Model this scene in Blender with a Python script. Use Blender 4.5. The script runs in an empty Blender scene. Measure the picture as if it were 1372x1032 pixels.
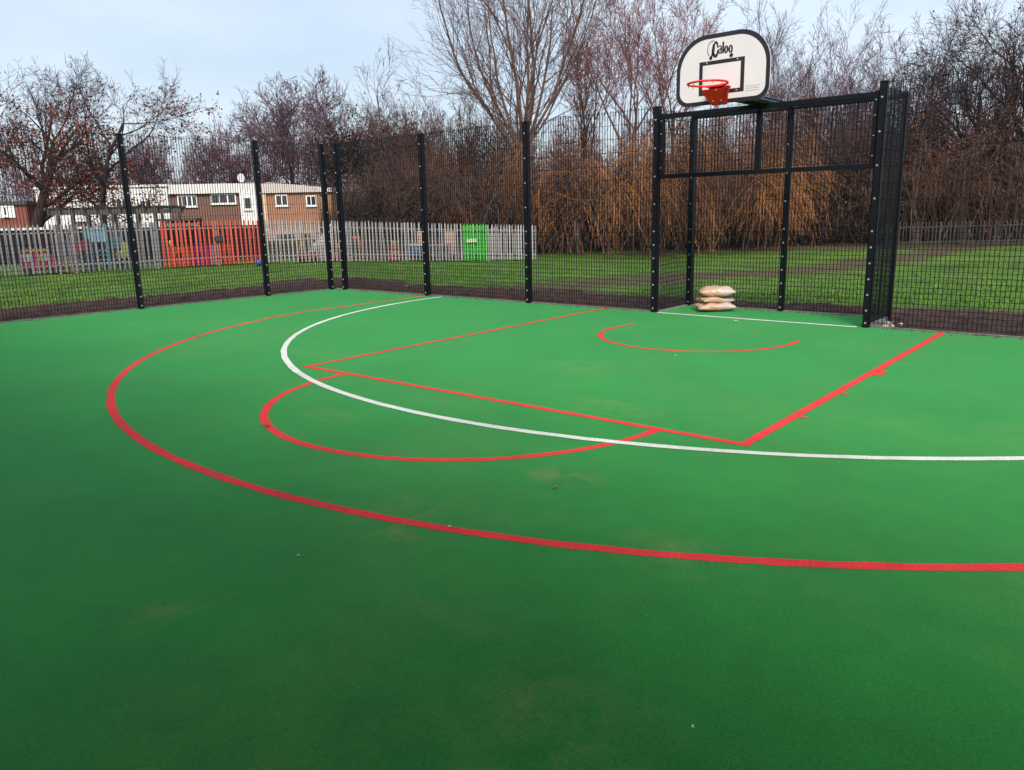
import bpy, bmesh, math, random
import numpy as np
from mathutils import Vector, Matrix

scene = bpy.context.scene
col = scene.collection
R = math.radians

# ------------------------------------------------------------------ camera
CAM = (4.5401, -10.675, 1.5795)
FPX, PW, PH = 1053.3, 1372.0, 1032.0
YAW, PITCH, ROLL = 0.7011, -0.2186, -0.0230
_f = Vector((-math.sin(YAW)*math.cos(PITCH), math.cos(YAW)*math.cos(PITCH), math.sin(PITCH)))
_r = Vector((math.cos(YAW), math.sin(YAW), 0))
_u = _r.cross(_f)
RIGHT = _r*math.cos(ROLL) + _u*math.sin(ROLL)
UP = -_r*math.sin(ROLL) + _u*math.cos(ROLL)
FWD = _f
cam_d = bpy.data.cameras.new('camera')
cam = bpy.data.objects.new('camera', cam_d)
col.objects.link(cam)
cam_d.sensor_width = 36
cam_d.lens = FPX/PW*36
cam_d.clip_start = 0.05
cam_d.clip_end = 2000
M = Matrix.Identity(4)
for i in range(3):
    M[i][0], M[i][1], M[i][2], M[i][3] = RIGHT[i], UP[i], -FWD[i], CAM[i]
cam.matrix_world = M
scene.camera = cam

# ------------------------------------------------------------------ sky, sun, exposure
SUN_AZ = R(140)       # measured clockwise from +Y; the sun stands behind the camera
SUN_EL = R(42)
world = bpy.data.worlds.new('World')
scene.world = world
world.use_nodes = True
wn, wl = world.node_tree.nodes, world.node_tree.links
wn.clear()
w_out = wn.new('ShaderNodeOutputWorld')
w_bg = wn.new('ShaderNodeBackground')
w_bg.inputs['Strength'].default_value = 0.1
w_sky = wn.new('ShaderNodeTexSky')
w_sky.sky_type = 'NISHITA'
w_sky.sun_disc = False
w_sky.sun_elevation = SUN_EL
w_sky.sun_rotation = SUN_AZ
w_sky.air_density = 1.0
w_sky.dust_density = 1.5
w_tc = wn.new('ShaderNodeTexCoord')
w_map = wn.new('ShaderNodeMapping')
w_map.inputs['Scale'].default_value = (1.0, 1.0, 3.2)
w_map.inputs['Location'].default_value = (2.3, 0.4, 0.0)
w_noise = wn.new('ShaderNodeTexNoise')
w_noise.inputs['Scale'].default_value = 1.7
w_noise.inputs['Detail'].default_value = 5
w_noise.inputs['Roughness'].default_value = 0.5
w_ramp = wn.new('ShaderNodeValToRGB')
w_ramp.color_ramp.elements[0].position = 0.30
w_ramp.color_ramp.elements[0].color = (0.36, 0.36, 0.36, 1)
w_ramp.color_ramp.elements[1].position = 0.70
w_ramp.color_ramp.elements[1].color = (0.85, 0.85, 0.85, 1)
w_mix = wn.new('ShaderNodeMix')
w_mix.data_type = 'RGBA'
w_mix.inputs['B'].default_value = (7.7, 8.8, 10.0, 1)       # thin high cloud
wl.new(w_tc.outputs['Generated'], w_map.inputs['Vector'])
wl.new(w_map.outputs['Vector'], w_noise.inputs['Vector'])
wl.new(w_noise.outputs['Fac'], w_ramp.inputs['Fac'])
wl.new(w_ramp.outputs['Color'], w_mix.inputs['Factor'])
wl.new(w_sky.outputs['Color'], w_mix.inputs['A'])
wl.new(w_mix.outputs['Result'], w_bg.inputs['Color'])
wl.new(w_bg.outputs['Background'], w_out.inputs['Surface'])

sun_d = bpy.data.lights.new('sun', 'SUN')
sun_d.energy = 4.1
sun_d.angle = R(20)
sun_d.color = (1.0, 0.9, 0.78)
sun = bpy.data.objects.new('sun', sun_d)
col.objects.link(sun)
sdir = Vector((math.sin(SUN_AZ)*math.cos(SUN_EL), math.cos(SUN_AZ)*math.cos(SUN_EL), math.sin(SUN_EL)))
sun.rotation_euler = sdir.to_track_quat('Z', 'Y').to_euler()

vs = scene.view_settings
vs.view_transform = 'Standard'
vs.look = 'None'
vs.exposure = 0.30
vs.gamma = 1.0
vs.use_curve_mapping = False
scene.render.engine = 'CYCLES'

# ------------------------------------------------------------------ where things stand
FH = Vector((-math.sin(YAW), math.cos(YAW), 0))      # level forward
RH = Vector((math.cos(YAW), math.sin(YAW), 0))       # level right
CV = Vector(CAM)
def ray(px, py):
    return RIGHT*((px-PW/2)/FPX) + UP*((PH/2-py)/FPX) + FWD
def P(px, py, D):
    """point seen in direction (px, py), D metres in front of the camera"""
    d = ray(px, py)
    return CV + d*(D/d.dot(FH))
def tz(x, y):
    t = min(max((y-3.0)/17.0, 0.0), 1.0)
    t = t*t*(3-2*t)
    return -0.05 - 0.60*t
def G(px, py, it=12):
    """where the direction (px, py) meets the ground"""
    d = ray(px, py)
    z = -0.05
    for _ in range(it):
        t = (z-CV.z)/d.z
        q = CV + d*t
        z = tz(q.x, q.y)
    return Vector((q.x, q.y, z))
def on_ground(px, D):
    q = P(px, 280, D)
    return Vector((q.x, q.y, tz(q.x, q.y)))
def depth(v):
    return (v-CV).dot(FH)

# ------------------------------------------------------------------ materials
def srgb(r, g, b):
    f = lambda c: ((c/255+0.055)/1.055)**2.4 if c > 10 else c/255/12.92
    return (f(r), f(g), f(b), 1)
MATS = {}
def mat(name, color, rough=0.6, metal=0.0, var=0.12, scale=8.0, spec=0.5, bump=0.0, bscale=60.0, alpha=None, coat=0.0):
    if name in MATS: return MATS[name]
    m = bpy.data.materials.new(name)
    m.use_nodes = True
    n, l = m.node_tree.nodes, m.node_tree.links
    b = n['Principled BSDF']
    b.inputs['Roughness'].default_value = rough
    b.inputs['Metallic'].default_value = metal
    b.inputs['Specular IOR Level'].default_value = spec
    if coat: b.inputs['Coat Weight'].default_value = coat
    tc = n.new('ShaderNodeTexCoord')
    if var:
        no = n.new('ShaderNodeTexNoise')
        no.inputs['Scale'].default_value = scale
        no.inputs['Detail'].default_value = 5
        l.new(tc.outputs['Object'], no.inputs['Vector'])
        rp = n.new('ShaderNodeValToRGB')
        c = color
        rp.color_ramp.elements[0].position = 0.3
        rp.color_ramp.elements[1].position = 0.7
        rp.color_ramp.elements[0].color = tuple(max(0, v*(1-var)) for v in c[:3])+(1,)
        rp.color_ramp.elements[1].color = tuple(min(1, v*(1+var)) for v in c[:3])+(1,)
        l.new(no.outputs['Fac'], rp.inputs['Fac'])
        l.new(rp.outputs['Color'], b.inputs['Base Color'])
    else:
        b.inputs['Base Color'].default_value = color
    if bump:
        n2 = n.new('ShaderNodeTexNoise')
        n2.inputs['Scale'].default_value = bscale
        n2.inputs['Detail'].default_value = 4
        l.new(tc.outputs['Object'], n2.inputs['Vector'])
        bp = n.new('ShaderNodeBump')
        bp.inputs['Strength'].default_value = bump
        bp.inputs['Distance'].default_value = 0.02
        l.new(n2.outputs['Fac'], bp.inputs['Height'])
        l.new(bp.outputs['Normal'], b.inputs['Normal'])
    MATS[name] = m
    return m

# ------------------------------------------------------------------ mesh builder
class MB:
    def __init__(s):
        s.v = []; s.f = []; s.m = []; s.k = 0
    def add(s, vs_, fs_):
        o = len(s.v)
        s.v += [tuple(a) for a in vs_]
        s.f += [tuple(i+o for i in f) for f in fs_]
        s.m += [s.k]*len(fs_)
        return s
    def box(s, c, d, rz=0.0, taper=1.0):
        x, y, z = d[0]/2, d[1]/2, d[2]/2
        cs, sn = math.cos(rz), math.sin(rz)
        vv = []
        for zz, t in ((-z, 1.0), (z, taper)):
            for a, b in ((-x, -y), (x, -y), (x, y), (-x, y)):
                a, b = a*t, b*t
                vv.append((c[0]+a*cs-b*sn, c[1]+a*sn+b*cs, c[2]+zz))
        return s.add(vv, [(3, 2, 1, 0), (4, 5, 6, 7), (0, 1, 5, 4), (1, 2, 6, 5), (2, 3, 7, 6), (3, 0, 4, 7)])
    def bbox(s, x0, x1, y0, y1, z0, z1):
        return s.box(((x0+x1)/2, (y0+y1)/2, (z0+z1)/2), (abs(x1-x0), abs(y1-y0), abs(z1-z0)))
    def tube(s, p0, p1, r0, r1=None, n=8, caps=True):
        r1 = r0 if r1 is None else r1
        p0, p1 = Vector(p0), Vector(p1)
        d = (p1-p0).normalized()
        a = d.orthogonal().normalized(); b = d.cross(a)
        vv = []
        for p, r in ((p0, r0), (p1, r1)):
            for i in range(n):
                t = 2*math.pi*i/n
                vv.append(p + a*(r*math.cos(t)) + b*(r*math.sin(t)))
        ff = [(i, (i+1) % n, n+(i+1) % n, n+i) for i in range(n)]
        if caps:
            ff += [tuple(range(n-1, -1, -1)), tuple(range(n, 2*n))]
        return s.add(vv, ff)
    def path(s, pts, r, n=8):
        for a, b in zip(pts[:-1], pts[1:]):
            s.tube(a, b, r, r, n)
        return s
    def prism(s, outline, axis_o, ax, ay, an, t):
        """2-D outline (list of (a,b)) in the plane ax/ay at axis_o, extruded by t along an"""
        o, ax, ay, an = Vector(axis_o), Vector(ax), Vector(ay), Vector(an)
        n = len(outline)
        vv = [o+ax*a+ay*b for a, b in outline] + [o+ax*a+ay*b+an*t for a, b in outline]
        ff = [tuple(range(n-1, -1, -1)), tuple(range(n, 2*n))] + [(i, (i+1) % n, n+(i+1) % n, n+i) for i in range(n)]
        return s.add(vv, ff)
    def lathe(s, prof, o=(0, 0, 0), n=16):
        vv = []
        for r, z in prof:
            for i in range(n):
                t = 2*math.pi*i/n
                vv.append((o[0]+r*math.cos(t), o[1]+r*math.sin(t), o[2]+z))
        ff = []
        for k in range(len(prof)-1):
            for i in range(n):
                ff.append((k*n+i, k*n+(i+1) % n, (k+1)*n+(i+1) % n, (k+1)*n+i))
        ff += [tuple(range(n-1, -1, -1)), tuple((len(prof)-1)*n+i for i in range(n))]
        return s.add(vv, ff)
    def ball(s, c, r, n=10, m=6, sc=(1, 1, 1)):
        prof = []
        vv = []
        for k in range(m+1):
            a = -math.pi/2+math.pi*k/m
            for i in range(n):
                t = 2*math.pi*i/n
                vv.append((c[0]+sc[0]*r*math.cos(a)*math.cos(t), c[1]+sc[1]*r*math.cos(a)*math.sin(t), c[2]+sc[2]*r*math.sin(a)))
        ff = [(k*n+i, k*n+(i+1) % n, (k+1)*n+(i+1) % n, (k+1)*n+i) for k in range(m) for i in range(n)]
        return s.add(vv, ff)
    def mesh(s, name, mats, bevel=0.0, smooth=False):
        me = bpy.data.meshes.new(name)
        me.from_pydata(s.v, [], s.f)
        if not isinstance(mats, (list, tuple)): mats = [mats]
        for m_ in mats: me.materials.append(m_)
        if len(mats) > 1:
            me.polygons.foreach_set('material_index', s.m)
        if bevel:
            bm = bmesh.new(); bm.from_mesh(me)
            bmesh.ops.remove_doubles(bm, verts=bm.verts, dist=1e-5)
            bmesh.ops.bevel(bm, geom=bm.edges[:], offset=bevel, segments=2, affect='EDGES', profile=0.6, clamp_overlap=True)
            bm.to_mesh(me); bm.free()
        if smooth:
            me.polygons.foreach_set('use_smooth', [True]*len(me.polygons))
        me.update()
        return me
    def build(s, name, mats, parent=None, bevel=0.0, smooth=False, loc=None):
        o = bpy.data.objects.new(name, s.mesh(name, mats, bevel, smooth))
        col.objects.link(o)
        if parent is not None: o.parent = parent
        if loc is not None: o.location = loc
        return o

def np_obj(name, V, F, mats, parent=None, mi=None, smooth=False):
    me = bpy.data.meshes.new(name)
    V = np.asarray(V, np.float32); F = np.asarray(F, np.int32)
    k = F.shape[1]
    me.vertices.add(len(V)); me.vertices.foreach_set('co', V.ravel())
    me.loops.add(F.size); me.loops.foreach_set('vertex_index', F.ravel())
    me.polygons.add(len(F))
    me.polygons.foreach_set('loop_start', np.arange(0, F.size, k, dtype=np.int32))
    if not isinstance(mats, (list, tuple)): mats = [mats]
    for m_ in mats: me.materials.append(m_)
    if mi is not None: me.polygons.foreach_set('material_index', np.asarray(mi, np.int32))
    if smooth: me.polygons.foreach_set('use_smooth', np.ones(len(F), bool))
    me.update(calc_edges=True)
    o = bpy.data.objects.new(name, me)
    col.objects.link(o)
    if parent is not None: o.parent = parent
    return o
def tag(o, label=None, cat=None, group=None, kind=None):
    if label: o['label'] = label
    if cat: o['category'] = cat
    if group: o['group'] = group
    if kind: o['kind'] = kind
    return o
def thing(name, loc, rz=0.0, label=None, cat=None, group=None):
    o = bpy.data.objects.new(name, None)
    o.empty_display_size = 0.2
    col.objects.link(o)
    o.location = loc; o.rotation_euler = (0, 0, rz)
    return tag(o, label, cat, group)
def part(name, me, parent, loc=(0, 0, 0), rz=0.0):
    o = bpy.data.objects.new(name, me)
    col.objects.link(o)
    o.parent = parent; o.location = loc; o.rotation_euler = (0, 0, rz)
    return o

# ================================================================== THE GROUND
def ground_material():
    m = bpy.data.materials.new('mown_grass'); m.use_nodes = True
    n, l = m.node_tree.nodes, m.node_tree.links
    b = n['Principled BSDF']; b.inputs['Roughness'].default_value = 0.9
    b.inputs['Specular IOR Level'].default_value = 0.15
    tc = n.new('ShaderNodeTexCoord')
    a = n.new('ShaderNodeTexNoise'); a.inputs['Scale'].default_value = 0.55; a.inputs['Detail'].default_value = 8
    a.inputs['Roughness'].default_value = 0.65
    l.new(tc.outputs['Object'], a.inputs['Vector'])
    r1 = n.new('ShaderNodeValToRGB')
    e = r1.color_ramp.elements
    e[0].position = 0.36; e[0].color = (0.046, 0.105, 0.018, 1)
    e[1].position = 0.64; e[1].color = (0.120, 0.215, 0.034, 1)
    l.new(a.outputs['Fac'], r1.inputs['Fac'])
    fine = n.new('ShaderNodeTexNoise'); fine.inputs['Scale'].default_value = 14; fine.inputs['Detail'].default_value = 6
    l.new(tc.outputs['Object'], fine.inputs['Vector'])
    r2 = n.new('ShaderNodeValToRGB')
    r2.color_ramp.elements[0].position = 0.35; r2.color_ramp.elements[0].color = (0.5, 0.5, 0.5, 1)
    r2.color_ramp.elements[1].position = 0.7; r2.color_ramp.elements[1].color = (1.25, 1.2, 1.1, 1)
    l.new(fine.outputs['Fac'], r2.inputs['Fac'])
    mul = n.new('ShaderNodeMix'); mul.data_type = 'RGBA'; mul.blend_type = 'MULTIPLY'; mul.inputs['Factor'].default_value = 1
    l.new(r1.outputs['Color'], mul.inputs['A']); l.new(r2.outputs['Color'], mul.inputs['B'])
    # worn muddy ways across the field: bands along a slanting line
    mp = n.new('ShaderNodeMapping'); mp.inputs['Rotation'].default_value = (0, 0, R(-80))
    l.new(tc.outputs['Object'], mp.inputs['Vector'])
    n3 = n.new('ShaderNodeTexNoise'); n3.inputs['Scale'].default_value = 0.5; n3.inputs['Detail'].default_value = 6
    l.new(tc.outputs['Object'], n3.inputs['Vector'])
    sep = n.new('ShaderNodeSeparateXYZ'); l.new(tc.outputs['Object'], sep.inputs['Vector'])
    def math_(op, a_, b_=None, c_=None):
        q = n.new('ShaderNodeMath'); q.operation = op
        for i, v in enumerate((a_, b_, c_)):
            if v is None: continue
            if isinstance(v, (int, float)): q.inputs[i].default_value = v
            else: l.new(v, q.inputs[i])
        return q.outputs[0]
    nz = math_('MULTIPLY_ADD', n3.outputs['Fac'], 4.0, -2.0)
    # track 1 : a band crossing x=-5 at y=4.5, reaching (-4.6, 13)
    t1 = math_('ABSOLUTE', math_('ADD', math_('MULTIPLY_ADD', sep.outputs['Y'], -0.06, 5.6), math_('ADD', sep.outputs['X'], nz)))
    k1 = math_('SUBTRACT', 1.15, math_('MULTIPLY', t1, 0.6)); k1 = math_('MAXIMUM', k1, 0)
    # bare strip under the trees at the far side
    t2 = math_('ADD', math_('MULTIPLY_ADD', sep.outputs['X'], -0.645, 11.08-38.4), math_('MULTIPLY_ADD', sep.outputs['Y'], 0.764, math_('MULTIPLY', nz, 0.6)))
    k2 = math_('MINIMUM', math_('MAXIMUM', math_('MULTIPLY', t2, 0.7), 0), 1)
    t3 = math_('GREATER_THAN', sep.outputs['X'], -17.5)
    k2 = math_('MULTIPLY', k2, t3)
    k1 = math_('MULTIPLY', k1, math_('GREATER_THAN', sep.outputs['Y'], 0.5))
    k = math_('MAXIMUM', k1, k2)
    k = math_('MINIMUM', math_('MULTIPLY', k, math_('MULTIPLY_ADD', fine.outputs['Fac'], 1.8, 0.1)), 0.9)
    mud = n.new('ShaderNodeMix'); mud.data_type = 'RGBA'
    mud.inputs['B'].default_value = (0.085, 0.052, 0.04, 1)
    l.new(k, mud.inputs['Factor']); l.new(mul.outputs['Result'], mud.inputs['A'])
    l.new(mud.outputs['Result'], b.inputs['Base Color'])
    bp = n.new('ShaderNodeBump'); bp.inputs['Strength'].default_value = 0.8; bp.inputs['Distance'].default_value = 0.05
    l.new(fine.outputs['Fac'], bp.inputs['Height']); l.new(bp.outputs['Normal'], b.inputs['Normal'])
    return m
M_GRASS = ground_material()

xs = np.unique(np.concatenate([np.linspace(-700, -60, 17), np.linspace(-60, 40, 101), np.linspace(40, 700, 17)]))
ys = np.unique(np.concatenate([np.linspace(-400, -20, 12), np.linspace(-20, 60, 81), np.linspace(60, 900, 20)]))
rng = np.random.default_rng(3)
XX, YY = np.meshgrid(xs, ys)
T = np.clip((YY-3)/17, 0, 1); T = T*T*(3-2*T)
ZZ = -0.05-0.60*T + 0.012*np.sin(XX*1.3+YY*0.7)*np.cos(YY*1.1)-0.012
inside = (XX > -10) & (XX < 11) & (YY < 0.5)
ZZ[inside] = -0.12
V = np.stack([XX, YY, ZZ], -1).reshape(-1, 3)
nx, ny = len(xs), len(ys)
I = np.arange(nx*ny).reshape(ny, nx)
F = np.stack([I[:-1, :-1], I[:-1, 1:], I[1:, 1:], I[1:, :-1]], -1).reshape(-1, 4)
tag(np_obj('grass_field', V, F, M_GRASS, smooth=True), kind='structure')

# bare soil band round the court
M_SOIL = mat('bare_soil', (0.066, 0.039, 0.034, 1), rough=0.95, var=0.45, scale=5.0, spec=0.15, bump=0.9, bscale=25)
def soil_strip(name, p0, p1, inner, w0, seed, wslope=0.0):
    """lumpy bank of soil; p0->p1 is the court edge, it spreads to the left of that direction"""
    rg = np.random.default_rng(seed)
    p0, p1 = np.array(p0, float), np.array(p1, float)
    L = np.linalg.norm(p1-p0); t = (p1-p0)/L; nrm = np.array([-t[1], t[0]])
    n, mN = int(L/0.09), 30
    U = np.linspace(0, L, n)
    wob = w0 + (wslope*U) + 0.16*np.sin(U*0.9+seed)+0.12*np.sin(U*2.3+1.7*seed)+0.07*np.sin(U*6.1)+rg.normal(0, .035, n)
    VV = np.zeros((n, mN, 3))
    S = np.linspace(0, 1, mN)
    for j, s_ in enumerate(S):
        off = inner+(wob-inner)*s_
        q = p0[None]+t[None]*U[:, None]+nrm[None]*off[:, None]
        VV[:, j, :2] = q
        bump_ = rg.random(n)**3*0.06 + 0.015*np.sin(U*3+j)
        edge = min(1, (1-s_)*5)*min(1, s_*6+0.1)
        base = np.array([tz(a, b_) for a, b_ in q])
        VV[:, j, 2] = base - 0.03 + 0.045*edge + bump_*edge
        rec = (np.abs(q[:, 0]) < 1.62) & (q[:, 1] < 1.12)
        VV[rec, j, 2] = -0.2
    I = np.arange(n*mN).reshape(n, mN)
    F = np.stack([I[:-1, :-1], I[1:, :-1], I[1:, 1:], I[:-1, 1:]], -1).reshape(-1, 4)
    return tag(np_obj(name, VV.reshape(-1, 3), F, M_SOIL, smooth=False), kind='structure')
soil_strip('soil_bank', (12, 0.02), (-12.6, 0.02), -0.0, -3.7, 2, 0.083)
LA, LB = Vector((-9.42, -0.12, 0)), Vector((-9.86, -7.40, 0))        # foot of the side fence
ldir = (LB-LA).normalized()
soil_strip('soil_bank', (-9.38, 2.2), tuple((LA+ldir*16)[:2]), 0.0, -3.0, 5)

# ---- court surface
def court_material(name, base, lines=False, sheen=(0.0, (1, 1, 1, 1))):
    m = bpy.data.materials.new(name); m.use_nodes = True
    n, l = m.node_tree.nodes, m.node_tree.links
    b = n['Principled BSDF']
    b.inputs['Roughness'].default_value = 0.85
    b.inputs['Specular IOR Level'].default_value = 0.15
    tc = n.new('ShaderNodeTexCoord')
    def noise(scale, det, rough=0.55):
        q = n.new('ShaderNodeTexNoise'); q.inputs['Scale'].default_value = scale
        q.inputs['Detail'].default_value = det; q.inputs['Roughness'].default_value = rough
        l.new(tc.outputs['Object'], q.inputs['Vector']); return q.outputs['Fac']
    def math_(op, a_, b_=None, c_=None):
        q = n.new('ShaderNodeMath'); q.operation = op
        for i, v in enumerate((a_, b_, c_)):
            if v is None: continue
            if isinstance(v, (int, float)): q.inputs[i].default_value = v
            else: l.new(v, q.inputs[i])
        return q.outputs[0]
    def mix(fac, A, B, blend='MIX'):
        q = n.new('ShaderNodeMix'); q.data_type = 'RGBA'; q.blend_type = blend
        for k_, v in (('Factor', fac), ('A', A), ('B', B)):
            if isinstance(v, (int, float)): q.inputs[k_].default_value = v
            elif isinstance(v, tuple): q.inputs[k_].default_value = v
            else: l.new(v, q.inputs[k_])
        return q.outputs['Result']
    big = noise(0.8, 4)
    mid = noise(5, 6, 0.65)
    fine = noise(260, 3, 0.7)
    dark = tuple(v*0.76 for v in base[:3])+(1,)
    light = tuple(min(1, v*1.16) for v in base[:3])+(1,)
    r1 = n.new('ShaderNodeValToRGB'); r1.color_ramp.elements[0].position = 0.36; r1.color_ramp.elements[1].position = 0.66
    r1.color_ramp.elements[0].color = dark; r1.color_ramp.elements[1].color = light
    l.new(math_('MULTIPLY_ADD', big, 0.6, math_('MULTIPLY', mid, 0.4)), r1.inputs['Fac'])
    c = r1.outputs['Color']
    # fibre speckle
    r2 = n.new('ShaderNodeValToRGB'); r2.color_ramp.elements[0].position = 0.36; r2.color_ramp.elements[1].position = 0.64
    r2.color_ramp.elements[0].color = (0.50, 0.52, 0.50, 1); r2.color_ramp.elements[1].color = (1.40, 1.36, 1.40, 1)
    grain = noise(70, 4, 0.75)
    l.new(math_('MULTIPLY_ADD', fine, 0.55, math_('MULTIPLY', grain, 0.45)), r2.inputs['Fac'])
    c = mix(1.0, c, r2.outputs['Color'], 'MULTIPLY')
    if not lines:
        sep = n.new('ShaderNodeSeparateXYZ'); l.new(tc.outputs['Object'], sep.inputs['Vector'])
        X, Y = sep.outputs['X'], sep.outputs['Y']
        sand = (0.19, 0.12, 0.05, 1)
        # thin dusty film in wide patches
        film = n.new('ShaderNodeValToRGB'); film.color_ramp.elements[0].position = 0.47; film.color_ramp.elements[1].position = 0.75
        l.new(noise(0.55, 5, 0.6), film.inputs['Fac'])
        k = math_('MULTIPLY', film.outputs['Color'], math_('MULTIPLY_ADD', mid, 0.9, -0.15))
        k = math_('MULTIPLY', k, 0.8)
        # sand along a seam of the carpet, at x = 1.57
        wob = math_('MULTIPLY_ADD', mid, 0.10, -0.05)
        sd = math_('ABSOLUTE', math_('ADD', math_('SUBTRACT', X, 1.60), wob))
        seam = math_('MAXIMUM', math_('SUBTRACT', 1.0, math_('MULTIPLY', sd, 26.0)), 0)
        seam = math_('MULTIPLY', seam, math_('MAXIMUM', math_('MULTIPLY_ADD', noise(1.6, 3), 3.2, -0.95), 0))
        seam = math_('MULTIPLY', seam, math_('MULTIPLY_ADD', fine, 1.2, -0.1))
        yr = math_('MULTIPLY', math_('ADD', Y, 8.3), 0.72)
        seam = math_('MULTIPLY', seam, math_('MAXIMUM', math_('SUBTRACT', 1.0, math_('MULTIPLY', yr, yr)), 0))
        k = math_('MAXIMUM', k, math_('MULTIPLY', seam, 1.0))
        for (sx, sy, rx, ry, st) in ((1.72, -8.23, 0.17, 0.10, 0.75), (1.85, -7.02, 0.30, 0.22, 0.6), (1.5, -9.35, 0.14, 0.16, 0.35), (0.1, -4.2, 0.7, 0.6, 0.3), (1.4, -8.0, 0.2, 0.4, 0.3),
                                     (-0.6, -6.9, 0.5, 0.25, 0.35), (-2.9, -5.2, 0.8, 0.3, 0.3), (1.2, -5.4, 0.6, 0.3, 0.35), (2.9, -7.6, 0.4, 0.3, 0.3), (3.2, -9.0, 0.5, 0.5, 0.25),
                                     (1.9, -1.6, 0.5, 0.5, 0.3), (4.0, -4.6, 0.5, 0.6, 0.2), (2.4, -8.6, 0.5, 0.2, 0.2)):
            ax = math_('MULTIPLY', math_('SUBTRACT', X, sx), 1/rx)
            ay = math_('MULTIPLY', math_('SUBTRACT', Y, sy), 1/ry)
            d2 = math_('ADD', math_('MULTIPLY', ax, ax), math_('MULTIPLY', ay, ay))
            g = math_('MAXIMUM', math_('SUBTRACT', 1.0, d2), 0)
            g = math_('MULTIPLY', g, math_('MAXIMUM', math_('MULTIPLY_ADD', mid, 4.0, -1.6), 0))
            k = math_('MAXIMUM', k, math_('MULTIPLY', g, st*1.5))
        spk = n.new('ShaderNodeValToRGB'); spk.color_ramp.elements[0].position = 0.44; spk.color_ramp.elements[1].position = 0.62
        l.new(math_('MULTIPLY_ADD', noise(38, 6, 0.8), 0.7, math_('MULTIPLY', fine, 0.3)), spk.inputs['Fac'])
        k = math_('MULTIPLY', k, math_('MULTIPLY_ADD', spk.outputs['Color'], 1.1, 0.25))
        k = math_('MINIMUM', k, 0.75)
        c = mix(k, c, sand)
    else:
        wr = n.new('ShaderNodeValToRGB'); wr.color_ramp.elements[0].position = 0.56; wr.color_ramp.elements[1].position = 0.66
        l.new(math_('MULTIPLY_ADD', noise(90, 5, 0.75), 0.6, math_('MULTIPLY', mid, 0.4)), wr.inputs['Fac'])
        c = mix(math_('MULTIPLY', wr.outputs['Color'], 0.55), c, (0.02, 0.15, 0.035, 1))
    l.new(c, b.inputs['Base Color'])
    b.inputs['Sheen Weight'].default_value = sheen[0]
    b.inputs['Sheen Roughness'].default_value = 0.35
    b.inputs['Sheen Tint'].default_value = sheen[1]
    bp = n.new('ShaderNodeBump'); bp.inputs['Strength'].default_value = 0.35; bp.inputs['Distance'].default_value = 0.004
    l.new(fine, bp.inputs['Height']); l.new(bp.outputs['Normal'], b.inputs['Normal'])
    return m
M_COURT = court_material('green_carpet', (0.016, 0.155, 0.020, 1), False, (0.95, (0.20, 1.0, 0.34, 1)))
M_RED = court_material('red_line_paint', (0.70, 0.030, 0.036, 1), True, (0.4, (1.0, 0.3, 0.25, 1)))
M_WHITE = court_material('white_line_paint', (0.62, 0.66, 0.60, 1), True)

def sheet(name, pts, z, m, parent=None, thick=0.03):
    mb = MB()
    n = len(pts)
    mb.add([(x, y, z) for x, y in pts]+[(x, y, z-thick) for x, y in pts],
           [tuple(range(n))]+[(n+i, n+(i+1) % n, (i+1) % n, i) for i in range(n)])
    return mb.build(name, m, parent)
LE = LA+ldir*16
court = tag(sheet('court_surface', [(LE.x, LE.y), (11, LE.y), (11, 0.0), (1.5, 0.0), (1.5, 1.0), (-1.5, 1.0), (-1.5, 0.0), (LA.x, 0.0), (LA.x, LA.y)], 0.0, M_COURT, None, 0.1), kind='structure')
def ribbon(name, pts, w, z, m, seed=0):
    """a painted line w wide along the polyline pts, as a thin film"""
    rg = random.Random(seed)
    pts = [Vector((a[0], a[1], 0)) for a in pts]
    L, Rr = [], []
    for i, p in enumerate(pts):
        a = pts[max(i-1, 0)]; b = pts[min(i+1, len(pts)-1)]
        t = (b-a).normalized(); nn = Vector((-t.y, t.x, 0))
        w1 = w/2+rg.uniform(-.004, .004); w2 = w/2+rg.uniform(-.004, .004)
        L.append(p+nn*w1); Rr.append(p-nn*w2)
    n = len(pts)
    mb = MB()
    mb.add([(q.x, q.y, z) for q in L+Rr], [(i, n+i, n+i+1, i+1)[::-1] for i in range(n-1)])
    o = mb.build(name, m, court)
    if o.data.polygons[0].normal.z < 0: o.data.flip_normals()
    return o
def arc(cx, cy, r, a0, a1, n=90):
    return [(cx+r*math.cos(R(a0+(a1-a0)*i/n)), cy+r*math.sin(R(a0+(a1-a0)*i/n))) for i in range(n+1)]
def lin(a, b, step=0.08):
    n = max(2, int(math.dist(a, b)/step))
    return [(a[0]+(b[0]-a[0])*i/n, a[1]+(b[1]-a[1])*i/n) for i in range(n+1)]
LW = 0.070
ya = -1.61-math.sqrt(6.68**2-6.58**2)
a_s = math.degrees(math.asin((ya+1.61)/6.68))
tp = lin((-6.58, -0.02), (-6.58, ya))[:-1] + arc(-0.01, -1.61, 6.68, 180-a_s, 360+a_s, 160) + lin((6.57, ya), (6.57, -0.02))[1:]
ribbon('three_point_line', tp, LW, 0.0015, M_RED, 1)
ribbon('free_throw_semicircle', arc(0, -5.76, 1.79, 180, 360, 80), LW*0.95, 0.0015, M_RED, 2)
ribbon('key_line', lin((-2.45, -5.79), (-2.45, -0.02)), LW*0.9, 0.0029, M_RED, 3)
ribbon('key_line', lin((2.45, -5.79), (2.45, -0.02)), LW*1.05, 0.0029, M_RED, 4)
ribbon('free_throw_line', lin((-2.489, -5.78), (2.489, -5.78)), LW*0.95, 0.0022, M_RED, 5)
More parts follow.
